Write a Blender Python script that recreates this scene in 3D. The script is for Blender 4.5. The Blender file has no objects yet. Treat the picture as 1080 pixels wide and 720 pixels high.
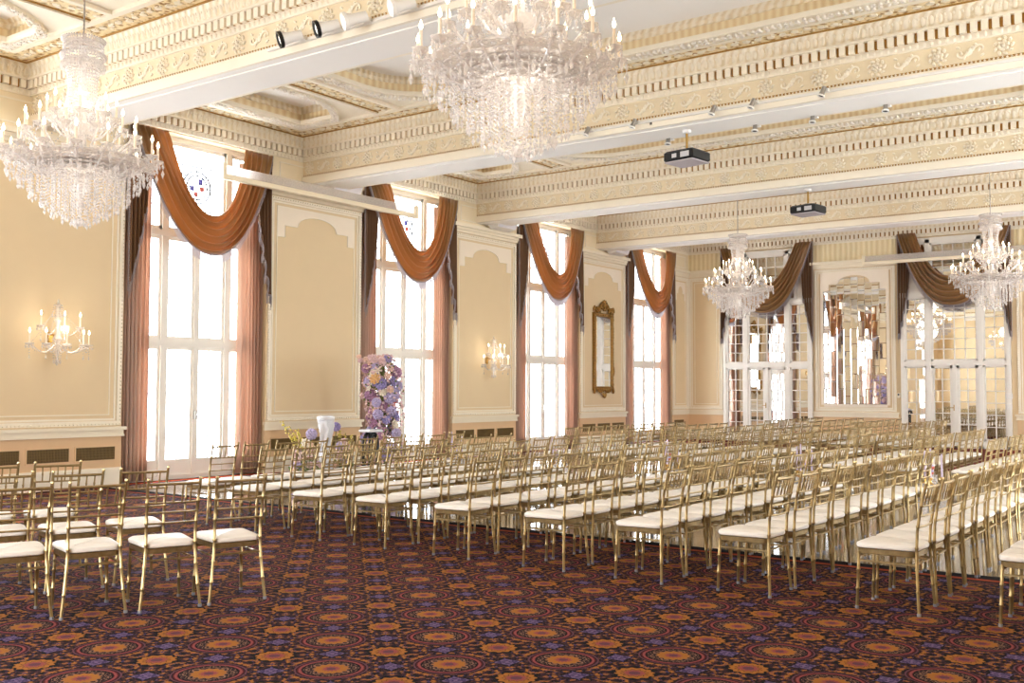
import bpy, math, random
from mathutils import Vector, Matrix, Quaternion
R = random.Random(7)
PI = math.pi
sin, cos = math.sin, math.cos
scene = bpy.context.scene
COL = scene.collection

def srgb(r, g, b):
    def f(c):
        c /= 255.0
        return c / 12.92 if c <= .04045 else ((c + .055) / 1.055) ** 2.4
    return (f(r), f(g), f(b), 1.0)

# ---------------------------------------------------------------- mesh builder
class MB:
    def __init__(s, M=None):
        s.v = []; s.f = []; s.mi = []; s.M = M; s.mat = 0
    def add(s, vs, fs):
        o = len(s.v)
        if s.M is not None:
            M = s.M
            s.v.extend([tuple(M @ Vector(p)) for p in vs])
        else:
            s.v.extend([tuple(p) for p in vs])
        s.f.extend([tuple(i + o for i in q) for q in fs])
        s.mi.extend([s.mat] * len(fs))
        return s
    def box(s, x0, x1, y0, y1, z0, z1):
        if x0 > x1: x0, x1 = x1, x0
        if y0 > y1: y0, y1 = y1, y0
        if z0 > z1: z0, z1 = z1, z0
        vs = [(x, y, z) for z in (z0, z1) for y in (y0, y1) for x in (x0, x1)]
        return s.add(vs, [(0, 2, 3, 1), (4, 5, 7, 6), (0, 1, 5, 4), (2, 6, 7, 3), (0, 4, 6, 2), (1, 3, 7, 5)])
    def bbox(s, x0, x1, y0, y1, z0, z1, b=.01):
        # box with bevelled vertical+horizontal edges: stacked rectangles
        if x0 > x1: x0, x1 = x1, x0
        if y0 > y1: y0, y1 = y1, y0
        rings = []
        for z, i in ((z0, b), (z0 + b, 0), (z1 - b, 0), (z1, b)):
            a = b
            X0, X1, Y0, Y1 = x0 + i, x1 - i, y0 + i, y1 - i
            rings.append([(X0 + a, Y0, z), (X1 - a, Y0, z), (X1, Y0 + a, z), (X1, Y1 - a, z), (X1 - a, Y1, z), (X0 + a, Y1, z), (X0, Y1 - a, z), (X0, Y0 + a, z)])
        return s.rings(rings)
    def rings(s, rings, caps=True, close=True):
        n = len(rings[0]); vs = [p for r in rings for p in r]; fs = []
        m = n if close else n - 1
        for k in range(len(rings) - 1):
            for i in range(m):
                j = (i + 1) % n
                fs.append((k * n + i, k * n + j, (k + 1) * n + j, (k + 1) * n + i))
        if caps:
            fs.append(tuple(range(n - 1, -1, -1)))
            fs.append(tuple((len(rings) - 1) * n + i for i in range(n)))
        return s.add(vs, fs)
    def tube(s, path, r, n=6, caps=True):
        P = [Vector(p) for p in path]
        if not isinstance(r, (list, tuple)): r = [r] * len(P)
        rings = []; u = None
        for i, p in enumerate(P):
            t = (P[min(i + 1, len(P) - 1)] - P[max(i - 1, 0)])
            if t.length < 1e-9: t = Vector((0, 0, 1))
            t.normalize()
            if u is None:
                u = t.orthogonal().normalized()
                if abs(t.z) < .9:
                    u = Vector((0, 0, 1)).cross(t).normalized()
            else:
                u = u - t * u.dot(t)
                u = u.normalized() if u.length > 1e-6 else t.orthogonal().normalized()
            w = t.cross(u)
            rings.append([tuple(p + (u * cos(2 * PI * k / n) + w * sin(2 * PI * k / n)) * r[i]) for k in range(n)])
        return s.rings(rings, caps)
    def lathe(s, prof, n=12, c=(0, 0, 0), caps=True, wob=None):
        rings = []
        for r, z in prof:
            rings.append([(c[0] + (r * (1 + (wob[1] * cos(wob[0] * 2 * PI * k / n) if wob else 0))) * cos(2 * PI * k / n),
                           c[1] + (r * (1 + (wob[1] * cos(wob[0] * 2 * PI * k / n) if wob else 0))) * sin(2 * PI * k / n), c[2] + z) for k in range(n)])
        return s.rings(rings, caps)
    def ell(s, c, r, n=6, m=4, rot=None):
        if not isinstance(r, (list, tuple)): r = (r, r, r)
        vs = []; fs = []
        def P(x, y, z):
            q = Vector((x * r[0], y * r[1], z * r[2]))
            if rot is not None: q = rot @ q
            return (q.x + c[0], q.y + c[1], q.z + c[2])
        vs.append(P(0, 0, -1))
        for j in range(1, m):
            a = -PI / 2 + PI * j / m
            for i in range(n):
                b = 2 * PI * i / n
                vs.append(P(cos(a) * cos(b), cos(a) * sin(b), sin(a)))
        vs.append(P(0, 0, 1)); L = len(vs) - 1
        for i in range(n): fs.append((0, 1 + (i + 1) % n, 1 + i))
        for j in range(m - 2):
            for i in range(n):
                a = 1 + j * n + i; b = 1 + j * n + (i + 1) % n
                fs.append((a, b, b + n, a + n))
        o = 1 + (m - 2) * n
        for i in range(n): fs.append((o + i, o + (i + 1) % n, L))
        return s.add(vs, fs)
    def octa(s, c, r, h=None):
        h = h or r; x, y, z = c
        return s.add([(x + r, y, z), (x, y + r, z), (x - r, y, z), (x, y - r, z), (x, y, z + h), (x, y, z - h)],
                     [(0, 1, 4), (1, 2, 4), (2, 3, 4), (3, 0, 4), (1, 0, 5), (2, 1, 5), (3, 2, 5), (0, 3, 5)])
    def prism(s, poly, axis, a, b):
        # polygon of 2-D points extruded from a to b along axis (0 x: poly=(y,z); 1 y: poly=(x,z); 2 z: poly=(x,y))
        def P(p, t): return (t, p[0], p[1]) if axis == 0 else ((p[0], t, p[1]) if axis == 1 else (p[0], p[1], t))
        return s.rings([[P(p, a) for p in poly], [P(p, b) for p in poly]])
    def grid(s, fn, nu, nv):
        vs = [fn(i / nu, j / nv) for j in range(nv + 1) for i in range(nu + 1)]
        fs = [(j * (nu + 1) + i, j * (nu + 1) + i + 1, (j + 1) * (nu + 1) + i + 1, (j + 1) * (nu + 1) + i) for j in range(nv) for i in range(nu)]
        return s.add(vs, fs)

def parent_world(p):
    v = Vector((0, 0, 0))
    while p is not None:
        v += p.location; p = p.parent
    return v

def obj(name, mb, mats, parent=None, smooth=35, world=True, solid=0, fixn=True):
    if not isinstance(mats, (list, tuple)): mats = [mats]
    me = bpy.data.meshes.new(name)
    vs = mb.v
    if world and parent is not None:
        o = parent_world(parent)
        vs = [(x - o.x, y - o.y, z - o.z) for x, y, z in vs]
    me.from_pydata(vs, [], mb.f)
    for m in mats: me.materials.append(m)
    if len(mats) > 1: me.polygons.foreach_set('material_index', mb.mi)
    if fixn:
        import bmesh
        bm = bmesh.new(); bm.from_mesh(me)
        bmesh.ops.recalc_face_normals(bm, faces=bm.faces); bm.to_mesh(me); bm.free()
    if smooth:
        me.polygons.foreach_set('use_smooth', [True] * len(me.polygons))
        me.set_sharp_from_angle(angle=math.radians(smooth))
    o = bpy.data.objects.new(name, me); COL.objects.link(o)
    if parent is not None: o.parent = parent
    if solid:
        md = o.modifiers.new('solid', 'SOLIDIFY'); md.thickness = solid; md.offset = 0
    return o

def tag(o, label, cat, group=None, kind=None):
    if label: o['label'] = label
    if cat: o['category'] = cat
    if group: o['group'] = group
    if kind: o['kind'] = kind
    return o
def thing(name, label, cat, loc=(0, 0, 0), rz=0, group=None):
    o = bpy.data.objects.new(name, None); COL.objects.link(o)
    o.empty_display_size = .1
    o.location = loc; o.rotation_euler = (0, 0, rz)
    return tag(o, label, cat, group)
def struct(name, mb, mats, parent=None, **k):
    o = obj(name, mb, mats, parent, **k)
    if parent is None: o['kind'] = 'structure'
    return o
KIDS = {}
def kids(o): return [c for c in o.children]
def copy_tree(o, parent=None):
    c = o.copy(); COL.objects.link(c)
    if parent is not None: c.parent = parent
    for ch in kids(o): copy_tree(ch, c)
    return c

# ---------------------------------------------------------------- shader helpers
class N:
    """arithmetic on shader sockets"""
    def __init__(s, nt, sock): s.nt = nt; s.k = sock
    def op(s, o, b=None, c=None, clamp=False):
        n = s.nt.nodes.new('ShaderNodeMath'); n.operation = o; n.use_clamp = clamp
        for i, x in enumerate((s, b, c)):
            if x is None: continue
            if isinstance(x, N): s.nt.links.new(x.k, n.inputs[i])
            else: n.inputs[i].default_value = x
        return N(s.nt, n.outputs[0])
    def __add__(s, b): return s.op('ADD', b)
    def __sub__(s, b): return s.op('SUBTRACT', b)
    def __mul__(s, b): return s.op('MULTIPLY', b)
    def __truediv__(s, b): return s.op('DIVIDE', b)
    def frac(s): return s.op('FRACT')
    def abs(s): return s.op('ABSOLUTE')
    def sqrt(s): return s.op('SQRT')
    def sin(s): return s.op('SINE')
    def min(s, b): return s.op('MINIMUM', b)
    def max(s, b): return s.op('MAXIMUM', b)
    def lt(s, b): return s.op('LESS_THAN', b)
    def gt(s, b): return s.op('GREATER_THAN', b)
    def atan2(s, b): return s.op('ARCTAN2', b)
    def band(s, a, b): return s.gt(a) * s.lt(b)
def mixc(nt, fac, a, b):
    n = nt.nodes.new('ShaderNodeMix'); n.data_type = 'RGBA'
    for x, i in ((fac, 0), (a, 6), (b, 7)):
        if isinstance(x, N): nt.links.new(x.k, n.inputs[i])
        else: n.inputs[i].default_value = x
    return N(nt, n.outputs[2])
def pos(nt):
    g = nt.nodes.new('ShaderNodeNewGeometry'); sp = nt.nodes.new('ShaderNodeSeparateXYZ')
    nt.links.new(g.outputs['Position'], sp.inputs[0])
    return [N(nt, sp.outputs[i]) for i in range(3)]
def objpos(nt):
    g = nt.nodes.new('ShaderNodeTexCoord'); sp = nt.nodes.new('ShaderNodeSeparateXYZ')
    nt.links.new(g.outputs['Object'], sp.inputs[0])
    return [N(nt, sp.outputs[i]) for i in range(3)]
def vec(nt, x, y, z):
    n = nt.nodes.new('ShaderNodeCombineXYZ')
    for i, q in enumerate((x, y, z)):
        if isinstance(q, N): nt.links.new(q.k, n.inputs[i])
        else: n.inputs[i].default_value = q
    return n.outputs[0]
def noise(nt, v, scale, detail=2, rough=.5, col=False):
    n = nt.nodes.new('ShaderNodeTexNoise'); n.inputs['Scale'].default_value = scale
    n.inputs['Detail'].default_value = detail; n.inputs['Roughness'].default_value = rough
    if v is not None: nt.links.new(v, n.inputs['Vector'])
    return N(nt, n.outputs[1 if col else 0])
def voro(nt, v, scale, out=0):
    n = nt.nodes.new('ShaderNodeTexVoronoi'); n.inputs['Scale'].default_value = scale
    if v is not None: nt.links.new(v, n.inputs['Vector'])
    return N(nt, n.outputs[out])
def newmat(name):
    m = bpy.data.materials.new(name); m.use_nodes = True
    nt = m.node_tree; b = nt.nodes['Principled BSDF']
    return m, nt, b
def setb(b, **k):
    for a, v in k.items():
        b.inputs[a.replace('_', ' ')].default_value = v
def bump(nt, b, h, strength, dist=.01):
    n = nt.nodes.new('ShaderNodeBump'); n.inputs['Strength'].default_value = strength; n.inputs['Distance'].default_value = dist
    nt.links.new(h.k, n.inputs['Height']); nt.links.new(n.outputs[0], b.inputs['Normal'])
def plain(name, c, rough=.6, metal=0, var=.06, vs=6, bs=0, bsc=60, spec=.4):
    """painted or plain surface with a slight procedural mottling"""
    m, nt, b = newmat(name)
    c = srgb(*c)
    d = tuple(x * (1 - var) for x in c[:3]) + (1,)
    nz = noise(nt, vec(nt, *pos(nt)), vs, 3)
    cc = mixc(nt, nz, d, c)
    nt.links.new(cc.k, b.inputs['Base Color'])
    b.inputs['Roughness'].default_value = rough; b.inputs['Metallic'].default_value = metal
    b.inputs['Specular IOR Level'].default_value = spec
    if bs: bump(nt, b, noise(nt, vec(nt, *pos(nt)), bsc, 3), bs, .004)
    return m
def emis(name, c, s):
    m, nt, b = newmat(name)
    b.inputs['Base Color'].default_value = (1, .9, .75, 1)
    b.inputs['Emission Color'].default_value = c; b.inputs['Emission Strength'].default_value = s
    try: m.cycles.emission_sampling = 'NONE'
    except Exception: pass
    return m
CHAND_W = 60; SCONCE_W = 6; SKY = 11.0; EXPO = 0.45
# ---------------------------------------------------------------- materials
M = {}
M['wall'] = plain('wall_panel_paint', (226, 203, 164), .7, var=.05, vs=3, bs=.05, bsc=200)
M['plate'] = plain('spandrel_paint', (242, 228, 208), .65)
M['trim'] = plain('trim_cream', (242, 232, 212), .5)
M['dado'] = plain('dado_paint', (226, 190, 148), .6)
M['rail'] = plain('dado_rail_paint', (240, 228, 204), .5)
M['frieze'] = plain('frieze_paint', (238, 222, 190), .6)
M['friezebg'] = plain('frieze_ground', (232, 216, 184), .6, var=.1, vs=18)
M['white'] = plain('ceiling_white', (244, 240, 234), .8, var=.02)
M['mould'] = plain('moulding_cream', (243, 233, 213), .55, var=.08, vs=14)
M['leafw'] = plain('leaf_band_white', (240, 232, 220), .6, var=.1, vs=20)
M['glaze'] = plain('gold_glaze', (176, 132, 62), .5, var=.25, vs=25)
M['gap'] = plain('dentil_gap_brown', (166, 120, 46), .55, var=.1)  # golden-brown back strip between the dentils
M['joinery'] = plain('window_white_paint', (238, 232, 222), .4)
M['steel'] = plain('satin_metal', (170, 165, 158), .35, 1)
M['brass'] = plain('brass', (190, 150, 80), .3, .9)
M['black'] = plain('black_plastic', (12, 12, 13), .4)
M['dark'] = plain('dark_grey', (70, 68, 70), .5)
M['plastic'] = plain('white_plastic', (236, 232, 226), .4)
M['marble'] = plain('white_plaster', (232, 232, 236), .5, var=.1, vs=8)
M['vent'] = plain('bronze_grille', (120, 96, 56), .5, .3)
M['ventdark'] = plain('grille_dark', (50, 38, 24), .8)
def relief_mat():
    # antiqued relief band: cream leaf over gold glaze
    m, nt, b = newmat('guilloche_relief')
    x, y, z = pos(nt); v = vec(nt, x, y, z)
    n1 = noise(nt, v, 16, 3, .6); n2 = voro(nt, v, 11)
    h = n1 * .7 + n2 * .5
    f = ((h - .42) * 5).op('MAXIMUM', 0).op('MINIMUM', 1)
    c = mixc(nt, f, srgb(150, 106, 40), srgb(236, 216, 172))
    nt.links.new(c.k, b.inputs['Base Color']); b.inputs['Roughness'].default_value = .55
    bump(nt, b, h, .9, .03)
    return m
M['guil'] = relief_mat()
def cove_mat():
    m, nt, b = newmat('acanthus_cove')
    x, y, z = pos(nt)
    w = ((x + y) * 52).sin() * .5 + noise(nt, vec(nt, x, y, z), 22, 2)
    f = (w * 1.2).op('MINIMUM', 1).op('MAXIMUM', 0)
    c = mixc(nt, f, srgb(230, 214, 182), srgb(243, 233, 213))
    nt.links.new(c.k, b.inputs['Base Color']); b.inputs['Roughness'].default_value = .6
    bump(nt, b, w, .7, .02)
    return m
M['cove'] = cove_mat()
def flute_mat():
    m, nt, b = newmat('fluted_cove')
    x, y, z = pos(nt)
    a = (y.atan2(x) * 0) + ((x + y * .62) * 58).sin() * .5
    c = mixc(nt, a + .5, srgb(226, 202, 158), srgb(240, 224, 188))
    nt.links.new(c.k, b.inputs['Base Color']); b.inputs['Roughness'].default_value = .6
    bump(nt, b, a, .5, .02)
    return m
M['flute'] = flute_mat()
def reed_mat():
    m, nt, b = newmat('reeded_frieze')
    x, y, z = pos(nt)
    a = ((x + y) * 42).sin()
    c = mixc(nt, a * .5 + .5, srgb(224, 204, 158), srgb(240, 224, 186))
    nt.links.new(c.k, b.inputs['Base Color']); b.inputs['Roughness'].default_value = .6
    bump(nt, b, a, .4, .02)
    return m
M['reed'] = reed_mat()

def carpet():
    m, nt, b = newmat('medallion_carpet')
    X, Y, Z = pos(nt)
    P = .645; k = 1 / (P * math.sqrt(2))
    # a fine jitter gives woven edges
    jit = noise(nt, vec(nt, X, Y, Z), 55, 1)
    jx = (jit - .5) * .010; jy = (noise(nt, vec(nt, Y, X, Z), 55, 1) - .5) * .010
    x = X + jx - 10.43; y = Y + jy - 4.03
    u = (x + y) * k; v = (y - x) * k
    def cell(off_u, off_v):
        du = (u + off_u + .5).frac() - .5; dv = (v + off_v + .5).frac() - .5
        return du, dv, (du * du + dv * dv).sqrt()
    du, dv, r = cell(0, 0)
    au, av = du.abs(), dv.abs()
    th = dv.atan2(du)
    # foliage: symmetric noise
    lo, hi = au.min(av), au.max(av)
    f1 = noise(nt, vec(nt, lo * 1.0, hi * 1.0, 0.0), 15, 2, .5)
    f2 = noise(nt, vec(nt, lo, hi, 3.7), 17, 2, .5)
    f3 = noise(nt, vec(nt, lo, hi, 8.1), 34, 1, .5)
    NAVY = srgb(7, 6, 11); MAR = srgb(46, 24, 34); GOLD = srgb(152, 96, 38); DGOLD = srgb(92, 54, 32)
    PUR = srgb(58, 46, 84); PINK = srgb(132, 64, 64); CRIM = srgb(76, 18, 26); MAUVE = srgb(92, 54, 66); TAN = srgb(128, 94, 76)
    c = mixc(nt, f2.gt(.52), NAVY, MAR)
    c = mixc(nt, f1.gt(.545), c, DGOLD)
    c = mixc(nt, f1.gt(.59), c, GOLD)
    c = mixc(nt, f3.gt(.64), c, MAUVE)
    c = mixc(nt, f2.lt(.34), c, PUR)
    # purple crosses between medallions
    for a, bb in ((.5, 0.0), (0.0, .5)):
        pu, pv, pr = cell(a, bb)
        ax = pu.abs(); ay = pv.abs()
        lob = pr + ((ax * ay).sqrt()) * 1.3 + (noise(nt, vec(nt, ax, ay, 6.1), 26, 1) - .5) * .12
        c = mixc(nt, pr.lt(.19) * lob.lt(.2), c, NAVY)
        inner = noise(nt, vec(nt, ax, ay, 1.3), 40, 1)
        pcol = mixc(nt, inner.gt(.5), PUR, srgb(104, 84, 118))
        c = mixc(nt, lob.lt(.155), c, pcol)
    # small gold medallion in each cell centre
    mu, mv, mr = cell(.5, .5)
    mth = mv.atan2(mu)
    sc = (mth * 12).sin() * .012
    c = mixc(nt, (mr + sc).lt(.185), c, NAVY)
    c = mixc(nt, (mr + sc).lt(.16), c, GOLD)
    c = mixc(nt, (mr + sc * 1.2).band(.095, .108), c, DGOLD)
    c = mixc(nt, (mr + sc).lt(.085), c, PINK)
    c = mixc(nt, mr.lt(.05), c, MAUVE)
    # large ring medallion
    c = mixc(nt, r.lt(.315), c, MAR)
    c = mixc(nt, r.band(.295, .31), c, MAUVE)
    c = mixc(nt, r.lt(.292), c, NAVY)
    c = mixc(nt, r.band(.245, .285), c, CRIM)
    c = mixc(nt, r.band(.25, .272), c, PINK)
    c = mixc(nt, r.lt(.238), c, NAVY)
    leaf = noise(nt, vec(nt, lo, hi, 5.5), 46, 1)
    c = mixc(nt, r.band(.15, .232) * leaf.gt(.55), c, TAN)
    c = mixc(nt, r.band(.15, .232) * leaf.lt(.42), c, MAR)
    sc2 = (th * 14).sin() * .012
    c = mixc(nt, (r + sc2).lt(.15), c, TAN)
    c = mixc(nt, (r + sc2).lt(.142), c, GOLD)
    c = mixc(nt, (r + sc2).lt(.072), c, PINK)
    c = mixc(nt, r.lt(.04), c, MAUVE)
    # border strips beside the dance floor
    def strip(a, bb, col):
        nonlocal c
        c = mixc(nt, Y.band(a, bb) * X.gt(.22), c, col)
    strip(8.93, 9.4, srgb(16, 12, 16)); strip(8.99, 9.07, srgb(150, 62, 32))
    c = mixc(nt, X.band(.1, .22) * Y.lt(9.1), c, srgb(38, 30, 40))
    c = mixc(nt, X.band(-.1, .1), c, srgb(170, 72, 42))
    c = mixc(nt, Y.gt(20.5), c, mixc(nt, f1.gt(.55), srgb(92, 36, 32), srgb(128, 66, 46)))
    nt.links.new(c.k, b.inputs['Base Color'])
    b.inputs['Roughness'].default_value = .95; b.inputs['Specular IOR Level'].default_value = .12
    b.inputs['Sheen Weight'].default_value = .0; b.inputs['Sheen Roughness'].default_value = .4
    pile = noise(nt, vec(nt, X, Y, Z), 240, 2)
    bump(nt, b, pile, .5, .006)
    return m
M['carpet'] = carpet()
def dance():
    m, nt, b = newmat('polished_dance_floor')
    X, Y, Z = pos(nt)
    ch = ((X * 1.1).op('FLOOR') + (Y * 1.1).op('FLOOR')) * .5
    f = ch.frac().gt(.25)
    nz = noise(nt, vec(nt, X * 2, Y * 24, 0.0), 3, 3)
    c = mixc(nt, f, srgb(166, 154, 138), srgb(150, 138, 122))
    c = mixc(nt, nz * .3, c, srgb(128, 108, 88))
    seam = ((X * 1.1).frac().lt(.012)).max((Y * 1.1).frac().lt(.012))
    c = mixc(nt, seam, c, srgb(110, 100, 92))
    nt.links.new(c.k, b.inputs['Base Color'])
    b.inputs['Roughness'].default_value = .07; b.inputs['Specular IOR Level'].default_value = .9
    b.inputs['Metallic'].default_value = .35
    return m
M['dance'] = dance()
def goldpaint():
    m, nt, b = newmat('champagne_gold_lacquer')
    x, y, z = objpos(nt)
    nz = noise(nt, vec(nt, x, y, z), 30, 2)
    c = mixc(nt, nz, srgb(138, 113, 70), srgb(194, 171, 124))
    nt.links.new(c.k, b.inputs['Base Color'])
    setb(b, Metallic=.75, Roughness=.30)
    return m
M['gold'] = goldpaint()
M['cushion'] = plain('ivory_vinyl', (242, 234, 224), .45, var=.03, vs=12)
M['glide'] = plain('foot_glide', (150, 150, 158), .4, .3)
def gilt():
    m, nt, b = newmat('aged_gilt')
    x, y, z = pos(nt)
    nz = noise(nt, vec(nt, x, y, z), 28, 3)
    c = mixc(nt, nz.op('SMOOTH_MIN', .9, .1) * 1.2 - .1, srgb(78, 52, 22), srgb(190, 142, 66))
    nt.links.new(c.k, b.inputs['Base Color']); setb(b, Metallic=.6, Roughness=.4)
    return m
M['gilt'] = gilt()
def mirror(name, tint=(236, 238, 238)):
    m, nt, b = newmat(name)
    x, y, z = pos(nt)
    c = mixc(nt, noise(nt, vec(nt, x, y, z), 5, 2), srgb(*tint), srgb(250, 250, 250))
    nt.links.new(c.k, b.inputs['Base Color']); setb(b, Metallic=1.0, Roughness=.015)
    return m
M['mirror'] = mirror('mirror_glass')
def pane():
    m, nt, b = newmat('window_glass')
    out = nt.nodes['Material Output']
    tr = nt.nodes.new('ShaderNodeBsdfTransparent'); gl = nt.nodes.new('ShaderNodeBsdfGlossy'); gl.inputs['Roughness'].default_value = .05
    tr.inputs[0].default_value = (.97, .985, 1, 1)
    mx = nt.nodes.new('ShaderNodeMixShader')
    x, y, z = pos(nt); fk = noise(nt, vec(nt, x, y, z), 2, 1) * .03 + .03
    nt.links.new(fk.k, mx.inputs[0]); nt.links.new(tr.outputs[0], mx.inputs[1]); nt.links.new(gl.outputs[0], mx.inputs[2])
    nt.links.new(mx.outputs[0], out.inputs[0]); nt.nodes.remove(b)
    return m
M['pane'] = pane()
def crystal(name, tr_=.42, dif=.3):
    m, nt, b = newmat(name)
    out = nt.nodes['Material Output']
    x, y, z = objpos(nt)
    tr = nt.nodes.new('ShaderNodeBsdfTransparent'); tr.inputs[0].default_value = (1, 1, 1, 1)
    gl = nt.nodes.new('ShaderNodeBsdfGlossy'); gl.inputs['Roughness'].default_value = .06
    df = nt.nodes.new('ShaderNodeBsdfDiffuse'); df.inputs[0].default_value = srgb(250, 244, 240)
    tl = nt.nodes.new('ShaderNodeBsdfTranslucent'); tl.inputs[0].default_value = srgb(252, 246, 242)
    ad = nt.nodes.new('ShaderNodeMixShader'); ad.inputs[0].default_value = .55
    nt.links.new(df.outputs[0], ad.inputs[1]); nt.links.new(tl.outputs[0], ad.inputs[2])
    m1 = nt.nodes.new('ShaderNodeMixShader'); m1.inputs[0].default_value = .22
    nt.links.new(ad.outputs[0], m1.inputs[1]); nt.links.new(gl.outputs[0], m1.inputs[2])
    m2 = nt.nodes.new('ShaderNodeMixShader')
    f = noise(nt, vec(nt, x, y, z), 40, 1) * .4 + (tr_ - .2)
    nt.links.new(f.k, m2.inputs[0])
    nt.links.new(m1.outputs[0], m2.inputs[1]); nt.links.new(tr.outputs[0], m2.inputs[2])
    nt.links.new(m2.outputs[0], out.inputs[0]); nt.nodes.remove(b)
    return m
M['crystal'] = crystal('cut_crystal', .36, .3)
M['glassarm'] = crystal('glass_arm', .3, .3)
M['acrylic'] = crystal('clear_acrylic', .62, .2)
M['candle'] = plain('candle_sleeve', (244, 228, 206), .5)
M['flame'] = emis('candle_bulb', (1.0, .82, .55, 1), 9)
M['lens'] = emis('lamp_lens', (1.0, .97, .92, 1), 1.1)
def fabric(name, c, tc, t, scale=26, var=.3, sheen=.3):
    m, nt, b = newmat(name)
    out = nt.nodes['Material Output']
    x, y, z = pos(nt)
    nz = noise(nt, vec(nt, x, y, z), scale, 3, .6)
    d = tuple(k * (1 - var) for k in srgb(*c)[:3]) + (1,)
    cc = mixc(nt, nz, d, srgb(*c))
    nt.links.new(cc.k, b.inputs['Base Color']); setb(b, Roughness=.38, Sheen_Weight=sheen)
    tl = nt.nodes.new('ShaderNodeBsdfTranslucent'); tl.inputs[0].default_value = srgb(*tc)
    mx = nt.nodes.new('ShaderNodeMixShader'); mx.inputs[0].default_value = t
    nt.links.new(b.outputs[0], mx.inputs[1]); nt.links.new(tl.outputs[0], mx.inputs[2]); nt.links.new(mx.outputs[0], out.inputs[0])
    return m
M['swag'] = fabric('bronze_brocade', (160, 120, 70), (226, 160, 98), .32, 34, .3)
M['jabot'] = fabric('dark_brocade', (122, 82, 46), (170, 100, 50), .10, 40, .45)
M['drape'] = fabric('taupe_rose_drape', (196, 166, 146), (238, 204, 182), .38, 9, .12)
M['fringe'] = fabric('grey_bullion_fringe', (170, 158, 160), (220, 212, 214), .4, 80, .4)
M['case'] = crystal('screen_case_translucent', .42, .3)
M['caselip'] = plain('screen_case_cream', (242, 228, 200), .4)
M['taper'] = plain('lavender_wax', (206, 190, 212), .5)
M['leaflet'] = plain('foliage_green', (120, 130, 70), .6, var=.3, vs=20)
M['yellow'] = plain('forsythia_yellow', (226, 206, 96), .6, var=.2, vs=20)
FL = [plain('petal_%s' % n, c, .6, var=.25, vs=40) for n, c in (('lavender', (200, 186, 222)), ('violet', (172, 160, 212)), ('peach', (244, 206, 184)), ('blush', (240, 206, 206)), ('coral', (216, 120, 104)), ('cream', (246, 234, 214)), ('mauve', (186, 140, 170)), ('apricot', (238, 190, 130)), ('slate', (156, 168, 192)))]
# ---------------------------------------------------------------- room dimensions (metres)
XR = 15.75; YF = -2.3; YB = 29.67; ZC = 6.25
BEAM = [8.0 + 5.345 * k for k in range(-1, 4)]            # near faces of the ceiling beams
BW = .72
WIN = [11.05 + 5.345 * k for k in range(-2, 4)]           # window openings in the left wall, part copied right as added fill
HW = 1.45

# ---- floor
mb = MB()
mb.box(0, XR, YF, 9.25, -.1, 0); mb.box(0, XR, 20.9, YB, -.1, 0)
mb.box(0, .2, 9.25, 20.9, -.1, 0); mb.box(15.0, XR, 9.25, 20.9, -.1, 0)
mb.box(-.45, 0, YF, YB, -.1, -.001)
mb.mat = 1; mb.box(.2, 15.0, 9.25, 20.9, -.1, 0)
struct('floor', mb, [M['carpet'], M['dance']], smooth=0)

# ---- walls with openings
RIGHT_FILL = WIN[2:]  # unseen right-wall openings, added so daylight fills the room
def side_wall(x0, x1, wins=WIN):
    mb = MB(); y = YF
    for c in wins:
        mb.box(x0, x1, y, c - HW, 0, 7); y = c + HW
        mb.box(x0, x1, c - HW, c + HW, 5.78, 7)
    mb.box(x0, x1, y, YB + .3, 0, 7)
    return mb
struct('wall_left', side_wall(-.45, 0), M['wall'], smooth=0)
struct('wall_right', side_wall(XR, XR + .45, RIGHT_FILL), M['wall'], smooth=0)
mb = MB(); mb.box(-.45, XR + .45, YB, YB + .3, 0, 7); struct('wall_back', mb, M['wall'], smooth=0)
mb = MB(); x_ = -.45; FRONT_FILL = (7.2, 10.6)  # unseen openings behind the camera, added to let in fill light
for c in FRONT_FILL:
    mb.box(x_, c - .9, YF - .3, YF, 0, 7); mb.box(c - .9, c + .9, YF - .3, YF, 0, .5); mb.box(c - .9, c + .9, YF - .3, YF, 5.2, 7); x_ = c + .9
mb.box(x_, XR + .45, YF - .3, YF, 0, 7)
struct('wall_front', mb, M['wall'], smooth=0)

# ---- local frames: s along the run, d out of the surface, z up
def frame_left(y0=0): return Matrix(((0, 1, 0, 0), (1, 0, 0, y0), (0, 0, 1, 0), (0, 0, 0, 1)))
def frame_back(x0=0, y=YB): return Matrix(((1, 0, 0, x0), (0, -1, 0, y), (0, 0, 1, 0), (0, 0, 0, 1)))

def rosette(mb, s, z, d):
    Q = Matrix.Identity(3)
    mb.ell((s, d + .016, z), (.024, .036, .024), 6, 4)
    for k in range(6):
        a = k * PI / 3 + .3
        mb.ell((s + .048 * cos(a), d + .008, z + .048 * sin(a)), (.028, .03, .028), 5, 3)
    for k in range(9):
        a = k * 2 * PI / 9
        mb.ell((s + .098 * cos(a), d + .004, z + .098 * sin(a)), (.036, .026, .020), 5, 3, Matrix.Rotation(-a - .9, 3, 'Y'))
def acanthus(mb, s, z, d):
    for sg in (-1, 1):
        pts = []
        for k in range(9):
            t = k / 8; a = sg * t * 3.4
            rr = .10 - .075 * t
            pts.append((s + sg * .06 + sg * (.085 - rr * cos(a * sg) * 1.0) * .9 - sg * .02, d + .008, z + sg * rr * sin(a * sg) * .9))
        mb.tube(pts, [.019 - .008 * k / 8 for k in range(9)], 4, False)
        for k in range(4):
            a = .4 + k * .75
            mb.ell((s + sg * (.03 + .036 * k), d + .006, z + sg * .075 * sin(a * 1.6)), (.034, .017, .016), 5, 3, Matrix.Rotation(sg * a, 3, 'Y'))
    mb.ell((s, d + .006, z), (.03, .022, .05), 5, 3)

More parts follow.
